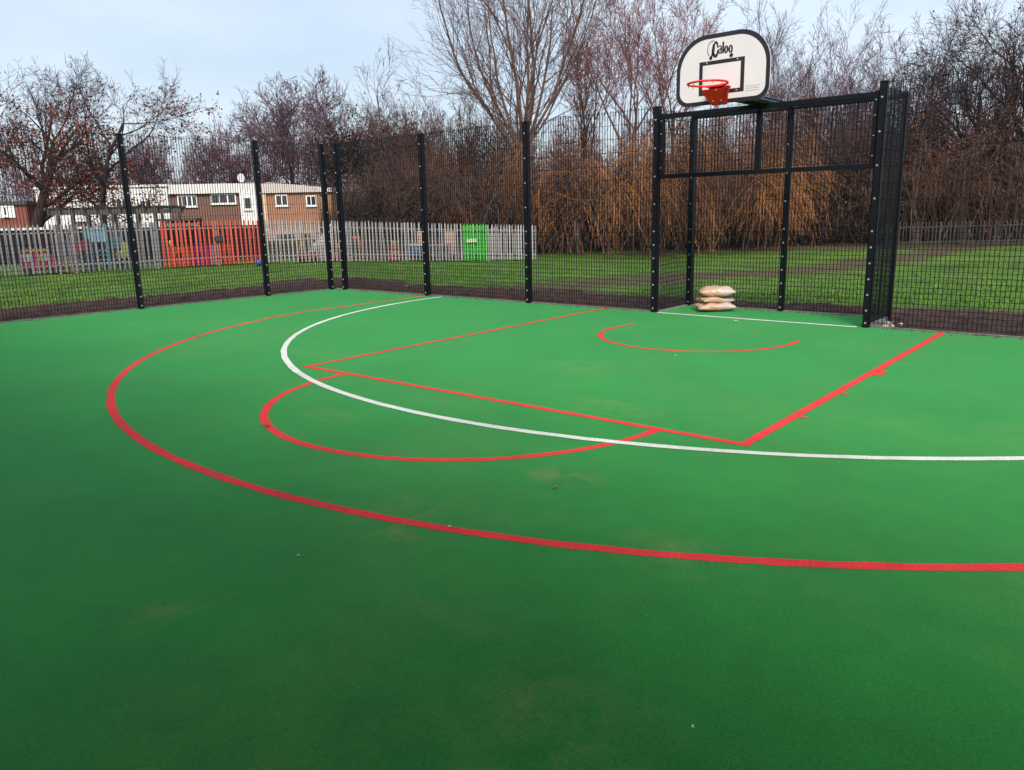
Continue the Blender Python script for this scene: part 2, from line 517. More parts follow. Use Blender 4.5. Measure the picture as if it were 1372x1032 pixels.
ribbon('no_charge_semicircle', arc(0.02, -1.67, 1.22, 162, 369, 70), LW*0.85, 0.0015, M_RED, 6)
for y0, y1, wd in ((-2.76, -3.02, 0.07), (-3.91, -3.96, 0.055), (-4.85, -4.90, 0.055)):
    ribbon('lane_mark', lin((2.489+wd/2, y0), (2.489+wd/2, y1)), wd, 0.0036, M_RED, 7)
wp = arc(0.04, -0.30, 6.17, 177, 363, 150)
ribbon('goal_area_line', [(-6.10, -0.05)]+wp+[(6.17, -0.05)], LW, 0.0036, M_WHITE, 8)
ribbon('goal_line', lin((-1.46, -0.07), (1.46, -0.07)), 0.068, 0.0036, M_WHITE, 9)

# concrete edging round the carpet
M_CONC = mat('edging_concrete', (0.25, 0.24, 0.22, 1), rough=0.9, var=0.3, scale=12)
def edging(a, b):
    mb = MB()
    a, b = Vector((*a, 0)), Vector((*b, 0))
    L = (b-a).length; rz = math.atan2((b-a).y, (b-a).x)
    n = max(1, round(L/0.92)); s = L/n
    mb.box((0, 0, -0.05), (s-0.006, 0.05, 0.13))
    me = mb.mesh('edging_stone', M_CONC, bevel=0.004)
    for i in range(n):
        q = a+(b-a)*((i+0.5)/n)
        o = part('edging_stone', me, court, (q.x, q.y, 0), rz)
edging((-9.42, 0.025), (-1.55, 0.025)); edging((1.55, 0.025), (10.9, 0.025))
edging((-1.525, 0.05), (-1.525, 1.0)); edging((1.525, 0.05), (1.525, 1.0)); edging((-1.55, 1.025), (1.55, 1.025))
edging(tuple((LA+Vector((-.025, -.02, 0)))[:2]), tuple((LE+Vector((-.025, 0, 0)))[:2]))

# ================================================================== MESH FENCE OF THE COURT
M_STEEL = mat('black_coated_steel', (0.0045, 0.0055, 0.0105, 1), rough=0.5, var=0.25, scale=20, spec=0.25)
M_BLUE = mat('blue_black_coated_steel', (0.013, 0.022, 0.05, 1), rough=0.34, var=0.2, scale=20, spec=0.6)
M_BOLT = mat('zinc_bolt', (0.62, 0.62, 0.60, 1), rough=0.35, metal=0.7, var=0.1)
HF = 3.0
BOLT_Z = (0.06, 0.22, 0.42, 0.62, 0.82, 1.02, 1.22, 1.62, 2.02, 2.42, 2.82)
def post_mesh(h, w=0.085, d=0.08):
    mb = MB()
    mb.bbox(-w/2, w/2, -d/2, d/2, -0.08, h)
    mb.bbox(-w/2-.004, w/2+.004, -d/2-.004, d/2+.004, h, h+.012)
    return mb.mesh('post', M_STEEL, bevel=0.004)
def clamp_mesh(h):
    mb = MB(); mb.bbox(-0.032, 0.032, -0.006, 0.006, 0.0, h-0.02)
    return mb.mesh('clamp_bar', M_STEEL, bevel=0.002)
def bolts_mesh(zs):
    mb = MB()
    for z in zs:
        mb.tube((0, 0, z), (0, -0.007, z), 0.0135, 0.0135, 8)
        mb.tube((0, -0.007, z), (0, -0.014, z), 0.010, 0.006, 8)
    return mb.mesh('bolt_heads', M_BOLT)
POST, CLAMP, BOLTS = post_mesh(HF), clamp_mesh(HF), bolts_mesh(BOLT_Z)
def add_post(parent, loc, rz=0.0, post=POST, clamp=CLAMP, bolts=BOLTS, off=-0.055):
    p = part('post', post, parent, loc, rz)
    c = part('clamp_bar', clamp, p, (0, off, 0))
    b = part('bolt_heads', bolts, p, (0, off-0.006, 0)); b['kind'] = 'stuff'
    return p
PANELS = {}
def panel_mesh(w, z0, z1, dense=1.2):
    key = (round(w, 3), z0, z1, dense)
    if key in PANELS: return PANELS[key]
    VV, FF = [], []
    def bar(a, b, hw, axis):
        o = len(VV)
        a, b = Vector(a), Vector(b)
        if axis == 'z': offs = ((-hw, -hw, 0), (hw, -hw, 0), (hw, hw, 0), (-hw, hw, 0))
        else: offs = ((0, -hw, -hw), (0, hw, -hw), (0, hw, hw), (0, -hw, hw))
        for q in (a, b):
            for k in offs: VV.append(q+Vector(k))
        FF.extend([(o, o+1, o+5, o+4), (o+1, o+2, o+6, o+5), (o+2, o+3, o+7, o+6), (o+3, o, o+4, o+7)])
    n = int(round(w/0.05)); s = w/n
    for i in range(n+1):
        x = -w/2+s*i
        bar((x, 0, z0), (x, 0, z1), 0.0038, 'z')
    zz = []
    z = z0+0.02
    while z < z1-0.02:
        zz.append(z); z += 0.0667 if z < dense-0.01 else 0.2
    zz.append(z1-0.03)
    for z in zz:
        for y in (-0.0065, 0.0065):
            bar((-w/2, y, z), (w/2, y, z), 0.0026 if z < dense+.05 else 0.0022, 'x')
    me = bpy.data.meshes.new('mesh_panel')
    me.from_pydata([tuple(v) for v in VV], [], FF)
    me.materials.append(M_STEEL)
    PANELS[key] = me
    return me
def add_panel(parent, a, b, z0=0.05, z1=3.02, dense=1.2):
    a, b = Vector(a), Vector(b)
    w = (b-a).length
    c = (a+b)/2
    o = part('mesh_panel', panel_mesh(w, z0, z1, dense), parent, (c.x, c.y, 0), math.atan2((b-a).y, (b-a).x))
    o['kind'] = 'stuff'
    return o
def fence_run(pts, label, face):
    root = thing('mesh_fence', (pts[0][0], pts[0][1], 0), 0, label, 'fence')
    o = Vector((pts[0][0], pts[0][1], 0))
    q = [Vector((p[0], p[1], 0))-o for p in pts]
    for i, p in enumerate(q):
        t = (q[min(i+1, len(q)-1)]-q[max(i-1, 0)])
        rz = math.atan2(t.y, t.x)+face
        add_post(root, p, rz)
    off = Vector((0, 0, 0))
    for a, b in zip(q[:-1], q[1:]):
        t = (b-a).normalized(); nn = Vector((t.y, -t.x, 0))*(1 if face == 0 else -1)*0.047
        add_panel(root, a+nn, b+nn)
    return root
rear = fence_run([(-9.07, 0), (-6.55, 0), (-4.03, 0), (-1.555, 0)], 'black mesh fence at the back of the court, left of the goal', 0)
rear2 = fence_run([(1.555, 0), (4.07, 0), (6.6, 0), (9.1, 0)], 'black mesh fence at the back of the court, right of the goal', 0)
side_pts = [LA, LA+ldir*1.52] + [LA+ldir*(1.52+2.52*k) for k in range(1, 5)]
side = fence_run([tuple(p[:2]) for p in side_pts][::-1], 'black mesh fence along the left side of the court, running towards the corner', 0)
# short closing panel in the corner, between the two corner posts
add_panel(side, LA-side_pts[-1]+Vector((0.02, 0.0, 0)), Vector((-9.09, -0.02, 0))-side_pts[-1])

# ================================================================== GOAL
goal = thing('goal_recess', (0, 0, 0), 0, 'recessed black mesh goal with crossbar under the basketball hoop', 'goal')
GCL, GB = clamp_mesh(2.9), bolts_mesh([z for z in BOLT_Z if z < 2.8])
BH = post_mesh(2.98, 0.075, 0.075)
for x in (-1.478, 1.478):
    mb = MB(); mb.bbox(x-.026, x+.026, -.03, .03, 1.985, 2.905)
    p = mb.build('frame_upright', M_STEEL, goal, bevel=.004)
    mb = MB()
    for z in (2.14, 2.38, 2.62, 2.80):
        mb.tube((x, -0.03, z), (x, -0.038, z), 0.010, 0.007, 8)
    b = mb.build('bolt_heads', M_BOLT, p); b['kind'] = 'stuff'
for x in (-1.5, 0.03):
    add_post(goal, (x, 1.03, 0), 0, BH, GCL, GB, off=-0.053)
mb = MB(); mb.bbox(1.52, 1.58, 1.0, 1.06, -.08, 2.98); mb.build('post', M_STEEL, goal, bevel=.004)
mb = MB(); mb.bbox(-1.45, 1.45, -0.03, 0.03, 1.99, 2.05); mb.build('crossbar', M_STEEL, goal, bevel=0.005)
mb = MB(); mb.bbox(-1.45, 1.45, -0.03, 0.03, 2.83, 2.895); mb.build('top_bar', M_STEEL, goal, bevel=0.005)
mb = MB(); mb.bbox(-0.035, 0.035, -0.028, 0.028, 2.05, 2.82); mb.build('centre_upright', M_STEEL, goal, bevel=0.004)
mb = MB(); mb.bbox(-1.46, 1.52, 1.005, 1.055, 2.90, 2.96); mb.build('back_top_bar', M_STEEL, goal, bevel=0.004)
add_panel(goal, (-1.45, 0.036, 0), (1.45, 0.036, 0), 2.06, 2.82, 0)
add_panel(goal, (-1.46, 0.975, 0), (1.52, 0.975, 0), 0.03, 2.95)
add_panel(goal, (-1.49, 0.04, 0), (-1.49, 0.98, 0), 0.03, 2.98)
add_panel(goal, (1.545, 0.04, 0), (1.545, 0.98, 0), 0.03, 2.98)

# ================================================================== BASKETBALL HOOP
hoop = thing('basketball_hoop', (0, 0, 2.85), 0, 'white fan-shaped basketball backboard with red hoop, cantilevered above the goal', 'basketball hoop')
HZ = -2.85
M_BOARD = mat('white_board', (0.69, 0.66, 0.685, 1), rough=0.45, var=0.03, scale=3)
M_BLACK = mat('black_print', (0.018, 0.018, 0.024, 1), rough=0.4, var=0.1)
M_GREYP = mat('faint_grey_print', (0.55, 0.55, 0.56, 1), rough=0.5, var=0.1)
M_HOOP = mat('red_hoop_paint', (0.74, 0.022, 0.016, 1), rough=0.35, var=0.1, scale=20)
BY = -1.2
def board_outline(inset):
    w, z0, z1 = 0.605-inset, 2.805+inset, 3.615-inset
    rb, rt = 0.16-inset*0.8, 0.40-inset*0.8
    pts = []
    for cx, cz, r, a0, a1, n in ((w-rb, z0+rb, rb, -90, 0, 8), (w-rt, z1-rt, rt, 0, 90, 14), (-(w-rt), z1-rt, rt, 90, 180, 14), (-(w-rb), z0+rb, rb, 180, 270, 8)):
        for i in range(n+1):
            a = R(a0+(a1-a0)*i/n)
            pts.append((cx+r*math.cos(a), cz+r*math.sin(a)))
    return pts
AX, AZ, AN = (1, 0, 0), (0, 0, 1), (0, 1, 0)
mb = MB(); mb.prism(board_outline(0), (0, BY, HZ), AX, AZ, AN, 0.03)
board = mb.build('backboard', M_BOARD, hoop)
def ring(outer, inner, y, t=0.002):
    n = len(outer)
    mb = MB()
    vv = [(a, y, b+HZ) for a, b in outer]+[(a, y, b+HZ) for a, b in inner]+[(a, y+t, b+HZ) for a, b in outer]+[(a, y+t, b+HZ) for a, b in inner]
    ff = []
    for i in range(n):
        j = (i+1) % n
        ff += [(i, j, n+j, n+i), (2*n+i, 3*n+i, 3*n+j, 2*n+j), (i, 2*n+i, 2*n+j, j), (n+i, n+j, 3*n+j, 3*n+i)]
    mb.add(vv, ff)
    return mb
ring(board_outline(-0.004), board_outline(0.045), BY-0.003).build('border', M_BLACK, board)
rect = lambda x0, x1, z0, z1: [(x0, z0), (x1, z0), (x1, z1), (x0, z1)]
ring(rect(-0.297, 0.292, 2.918, 3.312), rect(-0.252, 0.245, 2.963, 3.270), BY-0.003).build('target_square', M_BLACK, board)
# lettering
def stroke(mb, pts, ws, y):
    L, Rr = [], []
    n = len(pts)
    for i in range(n):
        a = pts[max(i-1, 0)]; b = pts[min(i+1, n-1)]
        dx, dz = b[0]-a[0], b[1]-a[1]; q = math.hypot(dx, dz) or 1
        nx_, nz_ = -dz/q, dx/q
        w = (ws[i] if isinstance(ws, (list, tuple)) else ws)*0.65
        L.append((pts[i][0]+nx_*w, pts[i][1]+nz_*w)); Rr.append((pts[i][0]-nx_*w, pts[i][1]-nz_*w))
    vv = [(a, y, b+HZ) for a, b in L+Rr]+[(a, y+.0015, b+HZ) for a, b in L+Rr]
    ff = []
    for i in range(n-1):
        ff += [(i, n+i, n+i+1, i+1), (2*n+i, 2*n+i+1, 3*n+i+1, 3*n+i), (i, i+1, 2*n+i+1, 2*n+i), (n+i, 3*n+i, 3*n+i+1, n+i+1)]
    mb.add(vv, ff)
def earc(cx, cz, rx, rz, a0, a1, n=18):
    return [(cx+rx*math.cos(R(a0+(a1-a0)*i/n)), cz+rz*math.sin(R(a0+(a1-a0)*i/n))) for i in range(n+1)]
LY = BY-0.0032
def letter(name, strokes):
    mb = MB()
    for p_, w_ in strokes: stroke(mb, p_, w_, LY)
    return mb.build(name, M_BLACK, board)
def wl_(n, a, b):      # width swelling from a to b and back
    return [a+(b-a)*math.sin(math.pi*i/(n-1)) for i in range(n)]
dot = lambda cx, cz, r: earc(cx, cz, r/2, r/2, 0, 360, 12)
letter('letter_c', [(earc(-0.125, 3.445, 0.068, 0.095, 75, 232, 24), 0.005),
                    ([(-0.112, 3.50), (-0.116, 3.46), (-0.120, 3.42), (-0.126, 3.385), (-0.138, 3.36), (-0.150, 3.348)], [0.02, 0.028, 0.028, 0.024, 0.016, 0.012]),
                    (dot(-0.148, 3.345, 0.022), 0.016),
                    (earc(-0.088, 3.44, 0.030, 0.078, 150, 25, 16), wl_(17, 0.010, 0.020)),
                    (earc(-0.088, 3.44, 0.032, 0.080, 200, 345, 16), wl_(17, 0.012, 0.026)),
                    ([(-0.0585, 3.475), (-0.062, 3.455)], 0.016), ([(-0.056, 3.43), (-0.058, 3.40)], 0.016)])
letter('letter_a', [(earc(-0.030, 3.412, 0.014, 0.026, 0, 360, 18), 0.009), (earc(-0.030, 3.452, 0.014, 0.02, 150, 10, 10), 0.009), ([(-0.013, 3.46), (-0.013, 3.382)], 0.013)])
letter('letter_l', [([(0.010, 3.512), (0.012, 3.382)], 0.017)])
letter('letter_o', [(earc(0.051, 3.420, 0.017, 0.038, 0, 360, 22), [0.008+0.008*abs(math.cos(R(360*i/22))) for i in range(23)])])
letter('letter_o', [(earc(0.107, 3.420, 0.018, 0.038, 0, 360, 22), [0.008+0.008*abs(math.cos(R(360*i/22))) for i in range(23)]), ([(0.126, 3.44), (0.130, 3.40), (0.124, 3.366)], 0.005),
                    (dot(0.118, 3.345, 0.024), 0.018)])
mb = MB()
for k in range(3):
    zz = 2.972-0.026*k
    x = 0.315
    rg = random.Random(k)
    while x < 0.485:
        w = rg.uniform(.006, .02); mb.bbox(x, x+w, LY, LY+.0015, zz+HZ-.004, zz+HZ+.004); x += w+.005
sp = mb.build('small_print', M_GREYP, board); sp['kind'] = 'stuff'
mb = MB()
for x, z in ((-0.2, 3.292), (0.2, 3.292), (-0.2, 2.94), (0.2, 2.94)):
    mb.tube((x, BY-0.003, z+HZ), (x, BY-0.010, z+HZ), 0.012, 0.009, 8)
q = mb.build('bolt_heads', M_BOLT, board); q['kind'] = 'stuff'
# rim
RC = (0.0, BY-0.13-0.232, 3.0+HZ)
def torus(mb, c, Rm, r, n=40, k=8):
    vv, ff = [], []
    for i in range(n):
        a = 2*math.pi*i/n
        for j in range(k):
            b = 2*math.pi*j/k
            q = Rm+r*math.cos(b)
            vv.append((c[0]+q*math.cos(a), c[1]+q*math.sin(a), c[2]+r*math.sin(b)))
    for i in range(n):
        for j in range(k):
            ff.append((i*k+j, ((i+1) % n)*k+j, ((i+1) % n)*k+(j+1) % k, i*k+(j+1) % k))
    mb.add(vv, ff)
mb = MB(); torus(mb, RC, 0.232, 0.0125)
rim = mb.build('rim', M_HOOP, hoop, smooth=True)
mb = MB()
for i in range(12):
    a = R(20+i*29)
    if math.sin(a) > 0.75: continue
    x, y = RC[0]+0.232*math.cos(a), RC[1]+0.232*math.sin(a)
    mb.path([(x, y, RC[2]-0.012), (x, y, RC[2]-0.028), (x+.015, y, RC[2]-0.03)], 0.0035, 5)
nh = mb.build('net_hooks', M_HOOP, rim); nh['kind'] = 'stuff'
# folded steel bracket: back plate, sloping box below the rim
mb = MB()
y0, y1 = BY-0.004, BY-0.15
zt, zb = 3.0+HZ-0.004, 2.785+HZ
zm = 2.958+HZ
mb.add([(-.088, y0, zb), (.088, y0, zb), (.088, y0-.07, zb), (-.088, y0-.07, zb),
        (-.105, y0, zm), (.105, y0, zm), (.19, y0-.185, zm), (-.19, y0-.185, zm)],
       [(3, 2, 1, 0), (4, 5, 6, 7), (0, 1, 5, 4), (1, 2, 6, 5), (2, 3, 7, 6), (3, 0, 4, 7)])
mb.bbox(-.13, .13, y0-.17, y0, zt-.012, zt)
for x_ in (-.10, .10):
    mb.bbox(x_-.004, x_+.004, y0-.12, y0, zm, zt-.013)
br = mb.build('bracket', M_HOOP, hoop, bevel=0.004)
mb = MB()
for x, z in ((-0.05, 2.825), (0.055, 2.825), (0.02, 2.940)):
    y = y0-.07-.115*(z-2.785)/.173
    mb.tube((x, y+.004, z+HZ), (x, y-.010, z+HZ), 0.011, 0.008, 8)
q = mb.build('bolt_heads', M_BOLT, br); q['kind'] = 'stuff'
# cantilever: two arms and a cover plate from the board back over the goal bar to the rear post
mb = MB(); mb.bbox(-0.225, 0.175, -0.24, 0.66, 2.946+HZ, 2.956+HZ)
mb.build('cover_plate', mat('blue_plate', (0.055, 0.095, 0.21, 1), rough=0.4, var=0.2, scale=15), hoop, bevel=0.002)
for x in (-0.17, 0.12):
    mb = MB(); mb.bbox(x-.03, x+.03, BY+0.03, 1.0, 2.907+HZ, 2.944+HZ)
    mb.build('cantilever_arm', M_BLUE, hoop, bevel=0.004)
for x in (-0.13, 0.19):
    mb = MB(); mb.bbox(x-.025, x+.025, BY+0.031, BY+0.07, 2.9+HZ, 3.42+HZ)
    mb.build('board_upright', M_BLUE, hoop, bevel=0.004)

# ================================================================== SACKS IN THE GOAL
def sack_material():
    m = bpy.data.materials.new('clear_sack_of_sand'); m.use_nodes = True
    n, l = m.node_tree.nodes, m.node_tree.links
    b = n['Principled BSDF']; b.inputs['Roughness'].default_value = 0.32; b.inputs['Specular IOR Level'].default_value = 0.5
    tc = n.new('ShaderNodeTexCoord'); sep = n.new('ShaderNodeSeparateXYZ'); l.new(tc.outputs['Object'], sep.inputs['Vector'])
    no = n.new('ShaderNodeTexNoise'); no.inputs['Scale'].default_value = 9; no.inputs['Detail'].default_value = 6
    l.new(tc.outputs['Object'], no.inputs['Vector'])
    ad = n.new('ShaderNodeMath'); ad.operation = 'MULTIPLY_ADD'; ad.inputs[1].default_value = 0.25
    l.new(no.outputs['Fac'], ad.inputs[0]); l.new(sep.outputs['X'], ad.inputs[2])
    rp = n.new('ShaderNodeValToRGB')
    e = rp.color_ramp.elements
    e[0].position = 0.10; e[0].color = (0.47, 0.30, 0.21, 1)
    e[1].position = 0.26; e[1].color = (0.47, 0.39, 0.365, 1)
    l.new(ad.outputs[0], rp.inputs['Fac']); l.new(rp.outputs['Color'], b.inputs['Base Color'])
    bp = n.new('ShaderNodeBump'); bp.inputs['Strength'].default_value = 0.6; bp.inputs['Distance'].default_value = 0.02
    n2 = n.new('ShaderNodeTexNoise'); n2.inputs['Scale'].default_value = 22; n2.inputs['Detail'].default_value = 3
    l.new(tc.outputs['Object'], n2.inputs['Vector']); l.new(n2.outputs['Fac'], bp.inputs['Height']); l.new(bp.outputs['Normal'], b.inputs['Normal'])
    return m
M_SACK = sack_material()
def sack(loc, rz, w, d, h, seed, label):
    rg = random.Random(seed)
    N = 18
    mb = MB()
    vv, ff = [], []
    ph = [rg.uniform(0, 6.28) for _ in range(6)]
    for side_ in (1, -1):
        for i in range(N+1):
            for j in range(N+1):
                u, v = i/N*2-1, j/N*2-1
                pr = max(0, (1-abs(u)**2.6)*(1-abs(v)**2.6))**0.55
                wr = 0.012*math.sin(5*u+ph[0])*math.cos(4*v+ph[1])+0.006*math.sin(13*u*v+ph[2])
                z = side_*(h/2)*pr*(1.0 if side_ > 0 else 0.9)+wr*pr*(1 if side_ > 0 else .3)
                # seams pulled in between the corners
                pin = 1-0.07*(1-abs(v)**2)*abs(u)**3
                pin2 = 1-0.07*(1-abs(u)**2)*abs(v)**3
                x = u*w/2*pin+0.008*math.sin(9*v+ph[3])*abs(u)**4
                y = v*d/2*pin2+0.008*math.sin(8*u+ph[4])*abs(v)**4
                z += 0.012*math.sin(3*u+2*v+ph[5])*(1-pr)
                vv.append((x, y, z+h*0.45))
    n1 = (N+1)*(N+1)
    for i in range(N):
        for j in range(N):
            a = i*(N+1)+j
            ff.append((a, a+N+1, a+N+2, a+1)); ff.append((n1+a, n1+a+1, n1+a+N+2, n1+a+N+1))
    mb.add(vv, ff)
    o = mb.build('sand_sack', M_SACK, None, smooth=True)
    bm = bmesh.new(); bm.from_mesh(o.data); bmesh.ops.remove_doubles(bm, verts=bm.verts, dist=1e-4); bm.to_mesh(o.data); bm.free()
    o.data.polygons.foreach_set('use_smooth', [True]*len(o.data.polygons))
    o.location = loc; o.rotation_euler = (0, 0, rz)
    return tag(o, label, 'sack', 'sacks stacked in the goal')
SB = G(957, 421)
sack((SB.x, SB.y, 0.0), YAW+0.05, 0.60, 0.40, 0.155, 1, 'bottom sack of the pile of three in the goal, pale pink and flattened')
sack((SB.x-0.02, SB.y+0.03, 0.115), YAW+0.25, 0.54, 0.38, 0.13, 2, 'middle sack of the pile of three in the goal, orange at the left end')
sack((SB.x+0.015, SB.y+0.02, 0.215), YAW-0.12, 0.55, 0.37, 0.17, 3, 'top sack of the pile of three in the goal, plump and rounded')

# loose stones and litter
M_STONE = mat('pale_stone', (0.55, 0.52, 0.48, 1), rough=0.85, var=0.2, scale=30)
def stone(loc, r, seed, name, m, label, cat, group=None, sc=(1, .8, .6)):
    rg = random.Random(seed)
    mb = MB(); mb.ball((0, 0, 0), r, 7, 4, sc)
    mb.v = [(a*(1+rg.uniform(-.18, .18)), b*(1+rg.uniform(-.18, .18)), c*(1+rg.uniform(-.15, .15))+r*sc[2]*.8) for a, b, c in mb.v]
    o = mb.build(name, m); o.location = loc; o.rotation_euler = (0, 0, rg.uniform(0, 6))
    return tag(o, label, cat, group)
SL = ('nearest the court', 'second from the court', 'third from the court', 'largest of the group', 'rightmost of the group')
for k, (x, y, r) in enumerate(((1.66, 0.10, .05), (1.72, 0.26, .06), (1.78, 0.34, .05), (1.70, 0.46, .075), (1.84, 0.52, .055))):
    stone((x, y, tz(x, y)+0.02), r*.75, k, 'loose_stone', M_STONE, 'pale stone on the soil at the right foot of the goal, '+SL[k], 'stone', 'stones at the foot of the goal')
M_LEAF = mat('dry_leaf', (0.20, 0.11, 0.05, 1), rough=0.8, var=0.3)
M_PALE = mat('pale_scrap', (0.55, 0.50, 0.36, 1), rough=0.7, var=0.2)
def leaf(loc, s, rz, m, label, cat='leaf', name='dry_leaf'):
    mb = MB()
    pr = [(-1, 0), (-.55, .38), (0, .5), (.5, .34), (1, 0), (.5, -.36), (0, -.46), (-.5, -.34)]
    hz = [.02, .25, .12, .3, .05, .28, .10, .22]
    top = [(a*s, b*s, .003+h*s) for (a, b), h in zip(pr, hz)]
    vv = top+[(0, 0, .004)]+[(a, b, c-.002) for a, b, c in top]+[(0, 0, .002)]
    n = 8
    ff = [(i, (i+1) % n, n) for i in range(n)]+[((i+1) % n+n+1, i+n+1, 2*n+1) for i in range(n)]+[(i, i+n+1, (i+1) % n+n+1, (i+1) % n) for i in range(n)]
    mb.add(vv, ff)
    o = mb.build(name, m); o.location = (loc[0], loc[1], 0.012); o.rotation_euler = (0, 0, rz)
    return tag(o, label, cat)
leaf((-0.65, -7.45), .035, .4, M_LEAF, 'curled dark leaf lying on the red free throw semicircle')
leaf((1.94, -7.23), .02, 1.4, M_LEAF, 'small brown leaf on the green carpet between the two lower arcs')
leaf((3.57, -8.70), .008, 2.2, M_PALE, 'tiny pale scrap on the dark green carpet nearest the camera', 'scrap', 'scrap')
leaf((-0.03, -0.44), .04, .2, M_PALE, 'pale crumpled scrap in front of the white goal line', 'scrap', 'scrap')
leaf((0.52, -3.17), .016, 1.0, M_PALE, 'small pale scrap just below the small red semicircle', 'scrap', 'scrap')
leaf((1.53, -8.70), .010, 1.0, M_PALE, 'tiny pale scrap on the carpet outside the big red arc', 'scrap', 'scrap')
leaf((1.86, -8.02), .012, 0.3, M_PALE, 'pale sliver lying on the edge of the big red arc', 'scrap', 'scrap')

# grit and crumbs of soil lying on the carpet, too small to count
def grit(name, pts, smin, smax, m, label, cat, seed):
    rgn = np.random.default_rng(seed)
    n = len(pts)
    c = np.array(pts, float)
    sz = rgn.uniform(smin, smax, (n, 1))
    V = []
    for k in range(3):
        a = 2.094*k+rgn.uniform(0, 1, n)
        V.append(c+np.stack([np.cos(a), np.sin(a), np.zeros(n)], 1)*sz+np.array([0, 0, .001]))
    V.append(c+np.stack([np.zeros(n), np.zeros(n), np.ones(n)], 1)*sz*.8)
    V = np.stack(V, 1).reshape(-1, 3)
    b4 = (np.arange(n)*4)[:, None]
    F = np.concatenate([b4+np.array([q_]) for q_ in ((0, 1, 3), (1, 2, 3), (2, 0, 3))], 0)
    return tag(np_obj(name, V, F, m), label, cat, kind='stuff')
rgn = np.random.default_rng(77)
gp = [(x, y, .0045) for x, y in zip(rgn.uniform(-6, 6, 110), rgn.uniform(-9.6, -.4, 110))]
grit('grit', gp, .002, .006, mat('grit_stone', (.22, .20, .13, 1), var=.4, scale=30), 'fine pale grit strewn over the green carpet', 'grit', 1)
cp = [(x, -abs(rgn.normal(0, .07))-.005, .001) for x in rgn.uniform(-9.2, -1.7, 260)]+[(x, -abs(rgn.normal(0, .07))-.005, .001) for x in rgn.uniform(1.7, 6, 160)]
cp += [(x, 1.0-abs(rgn.normal(0, .06))-.005, .001) for x in rgn.uniform(-1.4, 1.4, 90)]
for t_ in rgn.uniform(0, 9, 240):
    q_ = LA+ldir*t_; cp.append((q_.x+abs(rgn.normal(0, .07)), q_.y, .001))
grit('soil_crumbs', cp, .006, .018, M_SOIL, 'crumbs of dark soil along the edge of the carpet', 'soil', 2)

# ================================================================== PALISADE FENCES
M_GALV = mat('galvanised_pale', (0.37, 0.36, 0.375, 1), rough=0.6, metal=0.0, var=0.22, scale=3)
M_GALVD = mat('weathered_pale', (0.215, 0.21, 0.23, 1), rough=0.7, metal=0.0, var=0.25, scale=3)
M_SALMON = mat('salmon_painted_pale', (0.62, 0.105, 0.075, 1), rough=0.5, var=0.15, scale=4)
M_GREENP = mat('green_painted_pale', (0.10, 0.55, 0.09, 1), rough=0.5, var=0.15, scale=4)
M_DARKP = mat('dark_pale', (0.052, 0.048, 0.046, 1), rough=0.8, var=0.25, scale=3)
def pale_mesh(h, w, m):
    prof = [(-w/2, .0), (-w/4, -.016), (0, -.004), (w/4, -.016), (w/2, .0)]
    t = .004
    ring_ = prof+[(a, b+t) for a, b in prof[::-1]]
    tops = [h-.07, h-.02, h, h-.02, h-.07]; tops = tops+tops[::-1]
    n = len(ring_)
    mb = MB()
    mb.add([(a, b, 0) for a, b in ring_]+[(a, b, z) for (a, b), z in zip(ring_, tops)],
           [(i, (i+1) % n, n+(i+1) % n, n+i) for i in range(n)]+[(n+i, n+i+1, n+8-i, n+9-i) for i in range(4)])
    return mb.mesh('pale', m)
def palisade(name, A, B, h, pitch, label, colour, posts, seed, wp_=0.07, rail_m=None):
    """A..B foot of the fence in the world"""
    rg = random.Random(seed)
    root = thing(name, A, 0, label, 'fence')
    d = (B-A); L = math.hypot(d.x, d.y); rz = math.atan2(d.y, d.x)
    n = int(L/pitch)
    cache = {}
    for i in range(n+1):
        t = i/n
        q = A+d*t; q = Vector((q.x, q.y, tz(q.x, q.y)))
        m = colour(q)
        if m is None: continue
        if m.name not in cache: cache[m.name] = pale_mesh(h, wp_, m)
        o = part('pale', cache[m.name], root, q-A+Vector((0, 0, .04+rg.uniform(-.008, .008))), rz+rg.uniform(-.08, .08))
        o.rotation_euler.y = rg.gauss(0, .010)
    # rails and posts
    nn = Vector((-math.sin(rz), math.cos(rz), 0))
    m_r = rail_m or M_GALVD
    for hz in (0.28, h-0.22):
        mb = MB()
        steps = 12
        for k in range(steps):
            a = A+d*(k/steps); b = A+d*((k+1)/steps)
            a = Vector((a.x, a.y, tz(a.x, a.y)))+nn*.03-A; b = Vector((b.x, b.y, tz(b.x, b.y)))+nn*.03-A
            mb.tube(a+Vector((0, 0, hz)), b+Vector((0, 0, hz)), .03, .03, 4)
        mb.build('rail', m_r, root)
    for t in posts:
        q = A+d*t; q = Vector((q.x, q.y, tz(q.x, q.y)))+nn*.07-A
        mb = MB(); mb.box((0, 0, h/2), (.09, .05, h))
        o = mb.build('fence_post', m_r, root, bevel=.004); o.location = q; o.rotation_euler = (0, 0, rz)
    return root
A0 = G(5, 372)
B0 = G(718, 349)
PD = (B0-A0)
AX0 = A0-PD*0.12; AX0.z = tz(AX0.x, AX0.y)
def px_of(v):
    d = Vector(v)-CV
    return PW/2+FPX*d.dot(RIGHT)/d.dot(FWD)
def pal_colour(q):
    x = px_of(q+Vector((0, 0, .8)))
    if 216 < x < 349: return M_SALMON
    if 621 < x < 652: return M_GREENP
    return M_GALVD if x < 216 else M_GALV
def frac_at(px):      # where along the palisade a picture column falls
    lo, hi = -0.3, 1.5
    for _ in range(40):
        m_ = (lo+hi)/2
        if px_of(A0+PD*m_+Vector((0, 0, .8))) < px: lo = m_
        else: hi = m_
    return lo
